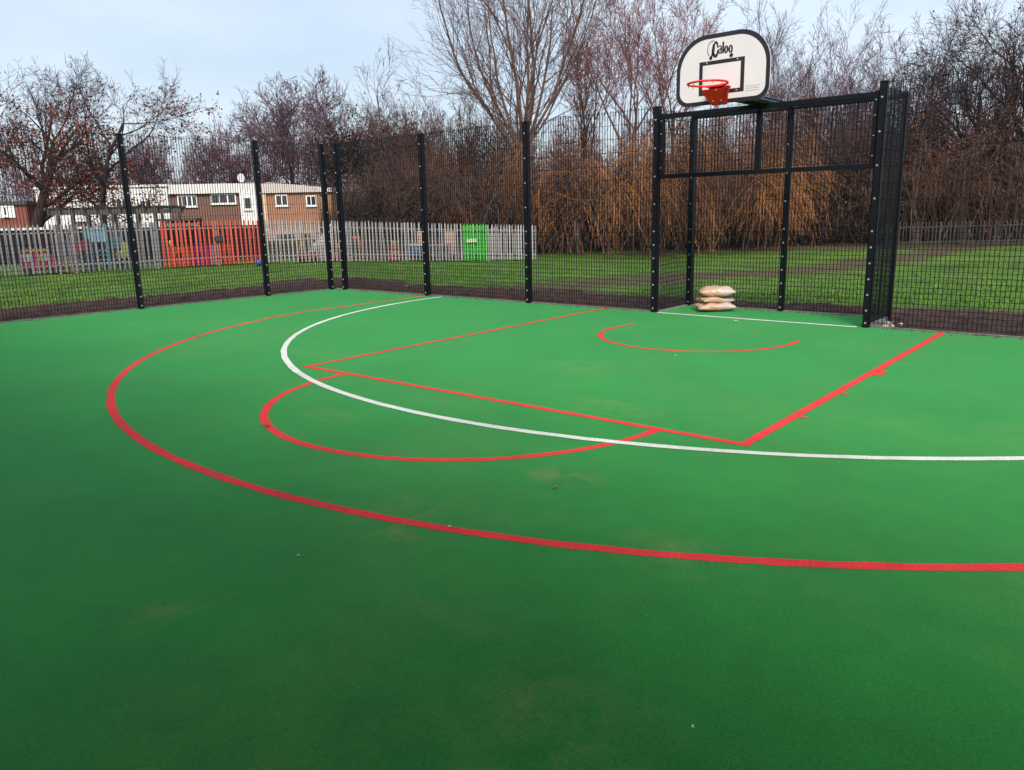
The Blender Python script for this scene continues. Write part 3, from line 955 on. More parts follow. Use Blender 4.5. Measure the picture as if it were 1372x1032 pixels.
def pal_at(px, back=0.0):
    """a point on the ground 'back' metres behind the palisade, in picture column px"""
    t = frac_at(px)
    q = A0+PD*t
    return on_ground(px, depth(q)+back)
def tfrac(px): return (frac_at(px)+0.12)/1.12
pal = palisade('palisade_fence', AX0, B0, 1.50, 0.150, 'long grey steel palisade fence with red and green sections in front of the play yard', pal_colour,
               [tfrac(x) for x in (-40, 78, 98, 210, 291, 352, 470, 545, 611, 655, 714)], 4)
# lock box on the red gate
t = frac_at(294)
q = A0+PD*t; rzp = math.atan2(PD.y, PD.x)
mb = MB(); mb.bbox(-.11, .11, -.06, .05, .82, 1.02); mb.bbox(-.16, -.11, -.04, .03, .88, .96)
lb = mb.build('lock_box', mat('lock_box_steel', (.05, .055, .06, 1), var=.2), pal, bevel=.01)
lb.location = Vector((q.x, q.y, tz(q.x, q.y)))-AX0; lb.rotation_euler = (0, 0, rzp)
# green board and sign behind the green pales, grey boards at the right end
def fence_board(px0, px1, z0, z1, m, name, back=0.10, thick=.02):
    t0, t1 = frac_at(px0), frac_at(px1)
    a, b = A0+PD*t0, A0+PD*t1
    nn = Vector((-math.sin(rzp), math.cos(rzp), 0))
    c = (a+b)/2+nn*back
    mb = MB(); L = math.hypot(b.x-a.x, b.y-a.y); mb.bbox(-L/2, L/2, -thick/2, thick/2, z0, z1)
    o = mb.build(name, m, pal, bevel=.003); o.location = Vector((c.x, c.y, tz(c.x, c.y)))-AX0; o.rotation_euler = (0, 0, rzp)
    return o
M_GREENB = mat('green_board', (.06, .36, .06, 1), var=.2, scale=5)
gb = fence_board(622, 651, .12, 1.46, M_GREENB, 'board')
fence_board(624, 638, .78, .92, mat('pale_sign', (.55, .70, .42, 1), var=.3, scale=25), 'sign', back=-.035, thick=.012)
M_GREYB = mat('grey_board', (.30, .29, .30, 1), rough=.8, var=.25, scale=4)
rg = random.Random(8)
for px0 in (657, 663, 669, 676, 688, 694, 705, 709):
    fence_board(px0, px0+5.2, .10, 1.36+rg.uniform(-.04, .04), M_GREYB, 'board')

RA, RB = on_ground(1188, 38.5), on_ground(1440, 38.5)
palisade('palisade_fence', RA, RB, 1.22, 0.175, 'dark palisade fence below the trees at the far right', lambda q: M_DARKP, [0.02, .3, .6, .9], 9, 0.06, M_DARKP)

# ================================================================== PLAY YARD BEHIND THE PALISADE
M_TIMBER = mat('grey_timber', (0.075, 0.066, 0.064, 1), rough=0.85, var=0.3, scale=5)
M_DARKT = mat('dark_timber', (0.016, 0.015, 0.018, 1), rough=0.9, var=0.4, scale=4, spec=0.1)
M_WHITEW = mat('white_render', (0.62, 0.61, 0.63, 1), rough=0.85, var=0.06, scale=1.2)
M_ROOFW = mat('white_fascia', (0.62, 0.61, 0.62, 1), rough=0.6, var=0.06, scale=2)
def frame_at(px, D):
    o = on_ground(px, D)
    return o
def ux(px, px0, D):
    """metres to the right of column px0 at depth D"""
    return (P(px, 285, D)-P(px0, 285, D)).dot(RH)
def hz_(px, py, D):
    return P(px, py, D).z
# pergola shelter
D = depth(pal_at(140))+2.6
o0 = on_ground(72, D)
perg = thing('play_shelter', o0, YAW, 'grey timber pergola shelter behind the fence, in front of the white house', 'shelter')
zt = hz_(100, 285, D)-o0.z
for px in (76, 96, 116, 150, 183, 207):
    mb = MB(); x = ux(px, 72, D); mb.bbox(x-.055, x+.055, -.055, .055, 0, zt-.08); mb.build('post', M_TIMBER, perg, bevel=.006)
    mb = MB(); mb.bbox(x-.045, x+.045, 2.0-.045, 2.0+.045, 0, zt-.08); mb.build('post', M_TIMBER, perg, bevel=.006)
W1 = ux(213, 72, D)
for y in (0.0, 2.0):
    mb = MB(); mb.bbox(-.25, W1, y-.04, y+.04, zt-.078, zt+.08); mb.build('beam', M_TIMBER, perg, bevel=.006)
x = -.15
while x < W1:
    mb = MB(); mb.bbox(x-.025, x+.025, -.3, 2.3, zt+.082, zt+.17); mb.build('rafter', M_TIMBER, perg); x += .42
# low dark boarded shed / fence with pale capping
D2 = D+3.2
o1 = on_ground(-30, D2)
shed = thing('boarded_fence', o1, YAW, 'low black boarded fence with pale capping behind the palisade, extended as stand-in for garage shadow behind the red section', 'fence')
zt2 = hz_(60, 308, D2)-o1.z
Wd = ux(350, -30, D2)  # extended: the black boards behind the red pales stand in for garage shadow
nb = int(Wd/.16)
mbb = MB(); mbb.bbox(-.077, .077, -.011, .011, 0, zt2); bme = mbb.mesh('board', M_DARKT)
for i in range(nb):
    part('board', bme, shed, (.08+i*Wd/nb, .006*(i % 2), 0))
mb = MB(); mb.bbox(0, ux(118, -30, D2), -.05, .05, zt2, zt2+.09); mb.build('capping', M_ROOFW, shed)

D3 = depth(pal_at(480))+4.5
o2 = on_ground(354, D3)
yf = thing('timber_fence', o2, YAW, 'brown timber fence behind the grey pales, right of the red section', 'fence')
zt3 = hz_(480, 313, D3)-o2.z
Wy = ux(652, 354, D3)
nb = int(Wy/.16)
M_BRT = mat('brown_timber', (.055, .042, .038, 1), rough=.9, var=.4, scale=3, spec=.1)
mbb = MB(); mbb.bbox(-.077, .077, -.011, .011, 0, zt3); bme = mbb.mesh('board', M_BRT)
for i in range(nb):
    q = part('board', bme, yf, (.08+i*Wy/nb, .006*(i % 2), -.25))
mb = MB(); mb.bbox(0, Wy, -.06, -.016, zt3*.55, zt3*.55+.09); mb.build('rail', M_BRT, yf)
# toys ------------------------------------------------------------
PL = lambda n, c: mat('plastic_'+n, tuple(v*.62+.012 for v in c[:3])+(1,), rough=0.5, var=0.2, scale=6)
PINK, YEL, PURP, RED_, ORG, BLU, LIME, WHT, SKY = (PL('pink', (.62, .03, .20, 1)), PL('yellow', (.75, .45, .03, 1)), PL('purple', (.28, .02, .30, 1)), PL('red', (.65, .03, .03, 1)),
    PL('orange', (.75, .13, .03, 1)), PL('blue', (.02, .12, .48, 1)), PL('lime', (.45, .55, .03, 1)), PL('white', (.7, .7, .72, 1)), PL('sky', (.20, .50, .70, 1)))
DARKR = PL('dark', (.02, .02, .025, 1))
def px_m(px, back): return depth(pal_at(px, back))/FPX*1.03
# toy van
b = 0.7; s = px_m(44, b)
root = thing('toy_van', pal_at(44, b), rzp, 'pink, red and yellow plastic toy van behind the grey pales at the far left', 'toy')
w = 46*s
out = [(-w/2, .12), (w/2, .12), (w/2, .30), (w/2-.16, .44), (w/2-.34, .72), (-w/2+.12, .72), (-w/2, .42)]
mb = MB(); mb.prism(out, (0, -.28, 0), AX, AZ, AN, .56); mb.build('body', PINK, root, bevel=.03)
mb = MB(); mb.bbox(-w/2+.1, w/2-.36, -.30, .30, .70, .78); mb.build('roof', YEL, root, bevel=.03)
for x in (-w/2+.2, 0.0, w/2-.42):
    mb = MB(); mb.bbox(x-.11, x+.11, -.295, -.275, .40, .64); mb.build('window', WHT if x else YEL, root)
mb = MB(); mb.bbox(-w/2+.05, w/2-.2, -.30, -.282, .20, .32); mb.build('side_stripe', RED_, root)
mb = MB(); mb.bbox(w/2-.24, w/2+.04, -.29, .29, .10, .26); mb.build('bumper', PURP, root, bevel=.03)
for x in (-w/2+.2, w/2-.22):
    for y in (-.3, .3):
        mb = MB(); mb.tube((x, y-.03, .12), (x, y+.03, .12), .12, .12, 14); mb.build('wheel', DARKR, root, bevel=.01)
# orange play barrier: four moulded panels with a round hole
def holed_panel(w, h, r, t=.12, n=24):
    mb = MB()
    outer = []
    for i in range(n):
        a = 2*math.pi*i/n+math.pi/4
        c, s_ = math.cos(a), math.sin(a); k = max(abs(c), abs(s_))
        outer.append((w/2*c/k, h/2+h/2*s_/k))
    inner = [(r*math.cos(2*math.pi*i/n+math.pi/4), h/2+r*math.sin(2*math.pi*i/n+math.pi/4)) for i in range(n)]
    vv = [(a, -t/2, b) for a, b in outer+inner]+[(a, t/2, b) for a, b in outer+inner]
    ff = []
    for i in range(n):
        j = (i+1) % n
        ff += [(i, j, n+j, n+i), (2*n+i, 3*n+i, 3*n+j, 2*n+j), (i, 2*n+i, 2*n+j, j), (n+i, n+j, 3*n+j, 3*n+i)]
    mb.add(vv, ff)
    return mb
b = 0.6; s = px_m(253, b)
root = thing('play_barrier', pal_at(220, b), rzp, 'orange, purple and blue moulded plastic play barrier behind the red pales', 'toy')
x = 0.0
for wpx, m in ((22, ORG), (5, RED_), (15, PURP), (4, PINK), (10, SKY), (16, ORG)):
    w = wpx*s*1.09
    o = holed_panel(w-.01, 25*s, min(w, 25*s)*.20).build('panel', m, root); o.location = (x+w/2, 0, 0.02); x += w
root = thing('toy_column', pal_at(224, 1.1), rzp, 'slim yellow plastic toy post behind the leftmost red pales', 'toy')
mb = MB(); mb.lathe([(.10, 0), (.10, .06), (.05, .10), (.05, .72), (.075, .78), (.06, .86), (.02, .90)], n=14); mb.build('stem', YEL, root, smooth=True)
mb = MB(); mb.lathe([(.2, 0), (.2, .03), (.11, .05)], n=16); mb.build('foot', LIME, root)
# ball
q = pal_at(340, -1.2)
mb = MB(); mb.ball((0, 0, .10), .105, 16, 10); o = mb.build('ball', BLU, None, smooth=True); o.location = q
tag(o, 'small blue ball on the grass in front of the red pales', 'ball')
# ride-on car
b = .6; s = px_m(408, b)
root = thing('toy_car', pal_at(408, b), rzp, 'red toy car with yellow roof behind the pale grey fence', 'toy')
w = 24*s
mb = MB(); mb.bbox(-w/2, w/2, -.22, .22, .10, .38); mb.build('body', RED_, root, bevel=.07)
mb = MB(); mb.path([(-w/2+.08, -.18, .36), (-w/2+.16, -.18, .80), (.06, -.18, .84), (.14, -.18, .36)], .035, 8); mb.path([(-w/2+.08, .18, .36), (-w/2+.16, .18, .80), (.06, .18, .84), (.14, .18, .36)], .035, 8); mb.build('roof_frame', YEL, root)
mb = MB(); mb.bbox(-w/2+.12, .10, -.21, .21, .80, .90); mb.build('roof', YEL, root, bevel=.03)
for x in (-w/2+.13, w/2-.13):
    for y in (-.23, .23):
        mb = MB(); mb.tube((x, y-.03, .11), (x, y+.03, .11), .11, .11, 14); mb.build('wheel', DARKR, root, bevel=.01)
# slide
b = 1.0; s = px_m(428, b)
root = thing('toy_slide', pal_at(430, b), rzp, 'pale grey plastic slide beside the court corner posts, behind the fence', 'slide')
w = 26*s
mb = MB(); mb.prism([(-w/2, .05), (w/2, .05), (w/2, 1.38), (w/2-.07, 1.42), (w/2-.2, 1.02), (-.05, .80), (-w/2+.05, .62)], (0, -.03, 0), AX, AZ, AN, .06); mb.build('side_panel', WHT, root, bevel=.015)
mb = MB(); mb.prism([(-w/2, .05), (w/2, .05), (w/2, 1.38), (w/2-.07, 1.42), (w/2-.2, 1.02), (-.05, .80), (-w/2+.05, .62)], (0, .45, 0), AX, AZ, AN, .06); mb.build('side_panel', WHT, root, bevel=.015)
mb = MB(); mb.prism([(-w/2-.1, .10), (w/2-.2, .86), (w/2-.2, .82), (-w/2-.1, .06)], (0, .03, 0), AX, AZ, AN, .42); mb.build('chute', PL('grey', (.42, .41, .45, 1)), root)
for k in range(4):
    mb = MB(); mb.bbox(w/2-.06, w/2-.02, .03, .45, .2+.2*k, .25+.2*k); mb.build('rung', WHT, root)
# rocker between corner posts
root = thing('rocking_toy', pal_at(453, .8), rzp, 'yellow and pink rocking toy seen between the two corner posts', 'toy')
mb = MB(); mb.prism([(-.26, .0), (.26, .0), (.34, .16), (.22, .34), (-.22, .34), (-.34, .16)], (0, -.13, .04), AX, AZ, AN, .26); mb.build('rocker', PINK, root, bevel=.03)
mb = MB(); mb.ball((0, 0, .56), .15, 12, 8, (1, .8, 1.2)); mb.build('seat_back', YEL, root, smooth=True)
mb = MB(); mb.ball((.10, -.02, .80), .085, 10, 8); mb.build('head', WHT, root, smooth=True)
# easel
s = px_m(475, .8)
root = thing('toy_easel', pal_at(475, .8), rzp, 'orange wooden easel frame behind the fence, right of the corner posts', 'easel')
M_EAS = mat('orange_wood', (.50, .10, .045, 1), var=.2)
for x in (-.2, .2):
    mb = MB(); mb.tube((x, -.02, 0), (x*.9, .16, 1.0), .028, .024, 6); mb.build('leg', M_EAS, root)
    mb = MB(); mb.tube((x, .36, 0), (x*.9, .18, 1.0), .028, .024, 6); mb.build('leg', M_EAS, root)
mb = MB(); mb.bbox(-.21, .21, .13, .16, .86, .98); mb.build('top_rail', M_EAS, root)
mb = MB(); mb.bbox(-.17, .17, .12, .14, .45, .85); mb.build('board', mat('chalk_board', (.05, .04, .045, 1)), root)
# red and orange toy figure-like stacker
root = thing('stacking_toy', pal_at(525, .7), rzp, 'red and orange stacking toy behind the fence, left of the blue tub', 'toy')
for k, (r, z, m) in enumerate(((.26, .0, RED_), (.21, .22, ORG), (.17, .42, RED_), (.12, .60, YEL))):
    mb = MB(); mb.lathe([(r*.8, z), (r, z+.05), (r, z+.16), (r*.75, z+.20)], n=14); mb.build('ring', m, root, smooth=True)
# tub
s = px_m(552, .7)
root = thing('water_tub', pal_at(556, .7), rzp, 'blue play tub with white rim behind the fence', 'tub')
w = 30*s
mb = MB(); mb.lathe([(w*.42, .18), (w*.47, .3), (w*.5, .62)], n=20); mb.build('tub', BLU, root, smooth=True)
mb = MB(); mb.lathe([(w*.5, .62), (w*.55, .63), (w*.55, .70), (w*.49, .71)], n=20); mb.build('rim', WHT, root)
for a in (0.6, 2.2, 3.9, 5.4):
    mb = MB(); mb.tube((w*.35*math.cos(a), w*.35*math.sin(a), 0), (w*.38*math.cos(a), w*.38*math.sin(a), .3), .03, .03, 8); mb.build('leg', M_EAS, root)
# peach play panels
M_PEACH = mat('peach_panel', (.62, .33, .22, 1), rough=.7, var=.15, scale=3)
for px, wpx, lab in ((563, 12, 'peach wooden play panel above the blue tub'), (600, 14, 'peach wooden play panel left of the green fence section')):
    s = px_m(px, 1.4)
    root = thing('wooden_screen', pal_at(px, 1.4), rzp, lab, 'panel', 'peach play panels')
    mb = MB(); mb.bbox(-wpx*s/2, wpx*s/2, -.02, .02, .25, 1.22); mb.build('panel', M_PEACH, root, bevel=.01)
    for x in (-wpx*s/2, wpx*s/2):
        mb = MB(); mb.bbox(x-.03, x+.03, .022, .07, 0, 1.25); mb.build('post', M_TIMBER, root)
# blue grey store box
root = thing('storage_box', pal_at(588, 1.0), rzp, 'blue-grey storage box behind the fence between the two peach panels', 'box')
mb = MB(); mb.bbox(-.36, .36, -.2, .2, .05, .60); mb.build('box', PL('slate', (.13, .15, .22, 1)), root, bevel=.02)
mb = MB(); mb.bbox(-.39, .39, -.23, .23, .60, .70); mb.build('lid', PL('grey2', (.35, .35, .38, 1)), root, bevel=.02)
# climbing frame in the yard, behind the pergola end (blue / teal / lime pieces)
TEAL = PL('teal', (.02, .22, .27, 1)); MAR = PL('maroon', (.28, .02, .07, 1)); NAVY = PL('navy', (.03, .04, .12, 1))
def climber(px, back, label, cols, hs, wd):
    root = thing('play_tower', pal_at(px, back), rzp, label, 'play tower')
    for x in (-wd/2, wd/2):
        for y in (0, .5):
            mb = MB(); mb.bbox(x-.035, x+.035, y-.035, y+.035, 0, hs); mb.build('post', cols[1], root)
    mb = MB(); mb.bbox(-wd/2+.03, wd/2-.03, .0, .03, hs*.62, hs*.95); mb.build('panel', cols[0], root, bevel=.01)
    mb = MB(); mb.bbox(-wd/2+.03, wd/2-.03, .0, .5, hs*.40, hs*.45); mb.build('deck', cols[2], root)
    for k in range(3):
        mb = MB(); mb.tube((-wd/2, 0, .15+.16*k), (wd/2, 0, .15+.16*k), .02, .02, 8); mb.build('rung', cols[2], root)
climber(98, 1.3, 'maroon and navy play tower behind the pales under the pergola', (MAR, NAVY, NAVY), 1.02, .62)
climber(124, 1.5, 'light blue and teal play tower behind the pales, left of the second fence post', (SKY, TEAL, TEAL), 1.45, .62)
climber(147, 1.7, 'dark teal play tower behind the pales beside the court fence post', (TEAL, NAVY, TEAL), 1.1, .5)
root = thing('spring_rider', pal_at(157, 1.0), rzp, 'lime green and yellow spring rider behind the pales', 'toy')
mb = MB(); mb.lathe([(.09, 0), (.06, .1), (.09, .2), (.06, .3), (.08, .36)], n=12); mb.build('spring', DARKR, root)
mb = MB(); mb.prism([(-.2, .36), (.14, .36), (.18, .62), (.10, .92), (-.02, .90), (-.04, .60), (-.2, .56)], (0, -.05, 0), AX, AZ, AN, .1); mb.build('body', LIME, root, bevel=.02)
root = thing('traffic_cone', pal_at(81, .5), rzp, 'small amber cone beside the pink toy van', 'cone')
mb = MB(); mb.lathe([(.10, .03), (.05, .3), (.02, .52)], n=14); mb.build('cone', YEL, root, smooth=True)
mb = MB(); mb.bbox(-.13, .13, -.13, .13, 0, .04); mb.build('base', ORG, root, bevel=.01)

# ================================================================== HOUSES
def brick_mat(name, c):
    m = bpy.data.materials.new(name); m.use_nodes = True
    n, l = m.node_tree.nodes, m.node_tree.links
    b = n['Principled BSDF']; b.inputs['Roughness'].default_value = .9
    tc = n.new('ShaderNodeTexCoord'); mp = n.new('ShaderNodeMapping'); mp.inputs['Rotation'].default_value = (R(90), 0, 0)
    l.new(tc.outputs['Object'], mp.inputs['Vector'])
    bk = n.new('ShaderNodeTexBrick'); bk.inputs['Scale'].default_value = 4.4
    bk.inputs['Color1'].default_value = c; bk.inputs['Color2'].default_value = tuple(v*.7 for v in c[:3])+(1,)
    bk.inputs['Mortar'].default_value = (.25, .22, .2, 1); bk.inputs['Mortar Size'].default_value = .012
    l.new(mp.outputs['Vector'], bk.inputs['Vector']); l.new(bk.outputs['Color'], b.inputs['Base Color'])
    return m
M_BRICK = brick_mat('brown_brick', (.17, .075, .055, 1))
M_BRICKL = brick_mat('orange_brick', (.36, .17, .10, 1))
M_REDB = brick_mat('red_brick', (.22, .04, .03, 1))
M_GLASS = mat('window_glass', (.03, .035, .045, 1), rough=.08, var=0, spec=.7)
M_DROOF = mat('dark_roof', (.05, .05, .055, 1), rough=.8, var=.2)
M_UPVC = mat('white_window_frame', (.75, .75, .76, 1), rough=.4, var=.04)
HD = 78.0
def house(px0, label, name='house', D=HD):
    o = on_ground(px0, D)
    t = thing(name, o, YAW, label, 'house')
    t['_px0'] = px0
    def X(px): return ux(px, px0, D)
    def Z(px, py): return hz_(px, py, D)-o.z
    def win(px_a, px_b, py_a, py_b, lights=2, y=0.0):
        x0, x1, z1, z0 = X(px_a), X(px_b), Z(px_a, py_a), Z(px_b, py_b)
        z0, z1 = min(z0, z1), max(z0, z1)
        mb = MB()
        f = .11
        mb.bbox(x0, x1, y-.06, y+.06, z1-f, z1); mb.bbox(x0, x1, y-.06, y+.06, z0, z0+f)
        n = lights
        for k in range(n+1):
            xc = x0+(x1-x0)*k/n
            xc = min(max(xc, x0+f/2), x1-f/2)
            mb.bbox(xc-f/2, xc+f/2, y-.057, y+.057, z0+f, z1-f)
        w_ = mb.build('window', M_UPVC, t)
        for k in range(n):
            xa, xb = x0+(x1-x0)*k/n+f*.5, x0+(x1-x0)*(k+1)/n-f*.5
            mb = MB(); mb.bbox(xa, xb, y-.02, y, z0+f, z1-f); mb.build('pane', M_GLASS, w_)
        mb = MB(); mb.bbox(x0-.06, x1+.06, y-.16, y-.062, z0-.08, z0-.005); mb.build('sill', M_UPVC, w_)
    return t, X, Z, win
# white gabled block
t, X, Z, win = house(137, 'white rendered flat-roofed house behind the brown-leaved oak')
x0, x1, zt = X(50), X(226), Z(137, 252)
mb = MB(); mb.bbox(x0, x1, .05, 7.0, -.3, zt); mb.build('wall', M_WHITEW, t)
mb = MB(); mb.bbox(x0-.15, x1+.1, -.1, 7.1, zt+.004, zt+.22); mb.build('roof', M_ROOFW, t)
win(66, 84, 264, 276, 2); win(150, 172, 266, 278, 3); win(188, 204, 268, 280, 2)
mb = MB(); xa, xb = X(98), X(114); mb.bbox(xa, xb, -.7, .045, -.3, Z(105, 297)); mb.build('porch', M_TIMBER, t)
mb = MB(); xa, xb = X(128), X(142); mb.bbox(xa, xb, .02, .06, -.2, Z(130, 305)); mb.build('door', M_DROOF, t)
# brick house
t, X, Z, win = house(290, 'brown brick house with white fascia and satellite dish, in line with the red pales')
x0, x1 = X(226.6), X(346)
zt, zf = Z(290, 246), Z(290, 259)
mb = MB(); mb.bbox(x0, x1, .6, 7.0, -.3, zf); mb.build('wall', M_BRICK, t)
mb = MB(); mb.bbox(x0, x1, .25, 7.2, zf+.004, zt); mb.build('fascia', M_ROOFW, t)
win(236, 262, 262, 277, 4, .58); win(281, 315, 260, 273, 3, .58)
mb = MB(); mb.bbox(X(322), X(345), .1, .595, -.3, zf-.004); mb.build('white_bay', M_UPVC, t)
win(327, 338, 264, 281, 1, .06)
mb = MB(); mb.bbox(X(214), X(266), -.8, .59, Z(240, 296), Z(240, 293)); mb.build('canopy', M_DROOF, t)
mb = MB(); mb.bbox(X(216), X(262), -.1, .58, -.2, Z(240, 299)); mb.build('garage_front', M_UPVC, t)
for k in range(7):
    xa = X(218)+(X(260)-X(218))*k/7; xb = xa+(X(260)-X(218))/7-.08
    mb = MB(); mb.bbox(xa, xb, -.13, -.1, 0, Z(240, 303)); mb.build('door_panel', M_DROOF, t)
mb = MB(); mb.bbox(X(324), X(341), 1.2, 2.4, zt, Z(330, 240)); mb.build('chimney', M_DROOF, t)
dz = Z(323, 238)
mb = MB(); mb.tube((X(323), .9, zt), (X(323), .9, Z(323, 226)), .035, .035, 6); mb.build('aerial_mast', M_TIMBER, t)
mb = MB(); mb.tube((X(323)-.05, .78, dz), (X(323)+.05, .70, dz), .28, .42, 18); dd = mb.build('satellite_dish', M_UPVC, t)
# warm brick house right
t, X, Z, win = house(394, 'orange brick house end half hidden behind bare trees, right of the brick house')
x0, x1 = X(346.6), X(444)
zt = Z(394, 258)
mb = MB(); mb.bbox(x0, x1, .3, 8, -.3, zt); mb.build('wall', M_BRICKL, t)
mb = MB(); mb.bbox(x0, X(357), .12, .298, -.3, zt); mb.build('corner_strip', mat('cream_render', (.60, .42, .32, 1), var=.1), t)
mb = MB(); ys_ = Z(350, 247)
mb.prism([(x0-.1, zt), (X(446), zt), (X(446), zt+.35), (X(362), zt+1.0), (x0-.1, zt+.75)], (0, .0, .004), AX, AZ, AN, 8.1); mb.build('roof', mat('pale_roof_edge', (.52, .46, .45, 1), var=.1), t)
win(369, 386, 261, 276, 2, .28); win(410, 424, 262, 276, 2, .28)
mb = MB(); mb.bbox(X(350), X(442), -3.2, .29, -.3, Z(390, 309)); mb.build('extension', mat('pink_render', (.36, .25, .25, 1), var=.1), t)
for a, b_ in ((382, 403), (412, 424)):
    mb = MB(); mb.bbox(X(a), X(b_), -3.24, -3.2, .1, Z(390, 313)); mb.build('window', M_GLASS, t)
# far red brick house at left edge
t, X, Z, win = house(8, 'red brick house at the left edge behind the oak trunk')
mb = MB(); mb.bbox(X(-60), X(34), .2, 7, -.3, Z(8, 275)); mb.build('wall', M_REDB, t)
mb = MB(); mb.bbox(X(-62), X(36), 0, 7.2, Z(8, 275)+.004, Z(8, 270)); mb.build('roof', M_DROOF, t)
mb = MB(); mb.bbox(X(-2), X(18), .1, .196, Z(8, 292), Z(8, 274)-.05); mb.build('white_panel', M_UPVC, t)
win(3, 9, 277, 290, 1, .08)

# ================================================================== ADDED BRICK BLOCK BEHIND THE CAMERA (unseen, put there to shade the near half of the court)
shade_block = thing('added_shade_block', (2, -12.4, 0), 0, 'brick block added behind the photographer, out of the picture, to shade the near court', 'shade_block')
mb = MB(); mb.bbox(-30, 30, -18, 0, -.3, 5.4); mb.build('wall', M_BRICK, shade_block)
mb = MB(); mb.bbox(-30.4, 30.4, -18.4, .4, 5.404, 5.7); mb.build('roof', M_DROOF, shade_block)
for k in range(9):
    x = -26+6.5*k
    mb = MB()
    for (a, b_, c, d_) in ((x, x+2.4, 2.3, 2.4), (x, x+2.4, 3.9, 4.0), (x, x+.1, 2.4, 3.9), (x+2.3, x+2.4, 2.4, 3.9), (x+1.15, x+1.25, 2.4, 3.9)):
        mb.bbox(a, b_, .003, .06, c, d_)
    w_ = mb.build('window', M_UPVC, shade_block)
    mb = MB(); mb.bbox(x+.1, x+1.15, .004, .02, 2.4, 3.9); mb.build('pane', M_GLASS, w_)
    mb = MB(); mb.bbox(x+1.25, x+2.3, .004, .02, 2.4, 3.9); mb.build('pane', M_GLASS, w_)

# ================================================================== TREES
def bark(name, c, var=.3, rough=.9):
    return mat(name, c, rough=rough, var=var, scale=2.5, spec=.05)
M_BARK_O = bark('oak_bark', (.045, .033, .032, 1))
M_TWIG_O = bark('oak_twig', (.062, .042, .046, 1))
M_BARK_C = bark('ash_bark', (.12, .078, .062, 1))
M_TWIG_C = bark('ash_twig', (.125, .080, .078, 1))
M_TWIG_R = bark('reddish_twig', (.21, .090, .095, 1))
M_TWIG_P = bark('purple_brown_twig', (.118, .070, .090, 1))
M_TWIG_W = bark('willow_twig', (.34, .150, .060, 1), .6)
M_TWIG_D = bark('dark_twig', (.052, .036, .033, 1))
M_TWIG_B = bark('brown_twig', (.115, .066, .052, 1), .5)
M_OLEAF = mat('brown_oak_leaf', (.15, .042, .022, 1), rough=.85, var=.5, scale=6, spec=.1)
M_DLEAF = mat('dark_ivy_leaf', (.036, .027, .024, 1), rough=.8, var=.5, scale=6, spec=.2)
M_RLEAF = mat('russet_leaf', (.13, .05, .028, 1), rough=.85, var=.5, scale=6, spec=.1)

class Tree:
    def __init__(s, seed):
        s.r = random.Random(seed); s.seg = [[], [], [], [], []]; s.tips = []; s.starts = []
    def stem(s): s.starts.append(len(s.seg[0]))
    def grow(s, p, d, L, r, lvl, spec):
        rg = s.r
        sp = spec[lvl]
        n = max(2, int(L/sp['step']))
        st = L/n
        x, y, z = p; dx, dy, dz = d
        w, up = sp['wander'], sp['up']
        kids = []
        if lvl+1 < len(spec):
            nk = sp['kids']; nk = max(1, int(nk*rg.uniform(.8, 1.2)*(L/sp['L'] if 'L' in sp else 1)))
            t0 = sp.get('t0', .25)
            kids = sorted(t0+(1-t0)*((k+rg.random())/nk) for k in range(nk))
        ki = 0
        r0 = r
        out = s.seg[lvl]
        end = sp.get('end', .35)
        for i in range(n):
            dx += rg.gauss(0, w); dy += rg.gauss(0, w); dz += rg.gauss(0, w)+up
            q = math.sqrt(dx*dx+dy*dy+dz*dz) or 1
            dx /= q; dy /= q; dz /= q
            nx_, ny_, nz_ = x+dx*st, y+dy*st, z+dz*st
            if nz_ < .05: nz_ = .05
            r1 = r*(1-(1-end)*(i+1)/n)
            out.append((x, y, z, nx_, ny_, nz_, r0, r1))
            t = (i+1)/n
            while ki < len(kids) and kids[ki] <= t:
                f = kids[ki]; ki += 1
                a = R(rg.gauss(sp['ang'], sp.get('angv', 10))); az = rg.uniform(0, 2*math.pi)
                # perpendicular frame
                if abs(dz) < .9: ax, ay, az_ = -dy, dx, 0.0
                else: ax, ay, az_ = 1.0, 0.0, -dx/(dz or 1)
                q2 = math.sqrt(ax*ax+ay*ay+az_*az_) or 1
                ax /= q2; ay /= q2; az_ /= q2
                bx, by, bz = dy*az_-dz*ay, dz*ax-dx*az_, dx*ay-dy*ax
                ca, sa = math.cos(a), math.sin(a); cz_, sz_ = math.cos(az), math.sin(az)
                cx = dx*ca+(ax*cz_+bx*sz_)*sa; cy = dy*ca+(ay*cz_+by*sz_)*sa; cc = dz*ca+(az_*cz_+bz*sz_)*sa
                if sp.get('flip') and cc < 0: cc = -cc*.5
                LL = L*sp['ratio']*(1-sp.get('fall', .5)*f)*rg.uniform(.7, 1.3)
                s.grow((nx_, ny_, nz_), (cx, cy, cc), LL, max(r1*sp.get('rr', .55), spec[lvl+1].get('rmin', .006)), lvl+1, spec)
            x, y, z, r0 = nx_, ny_, nz_, r1
        if lvl >= len(spec)-2: s.tips.append((x, y, z, dx, dy, dz))

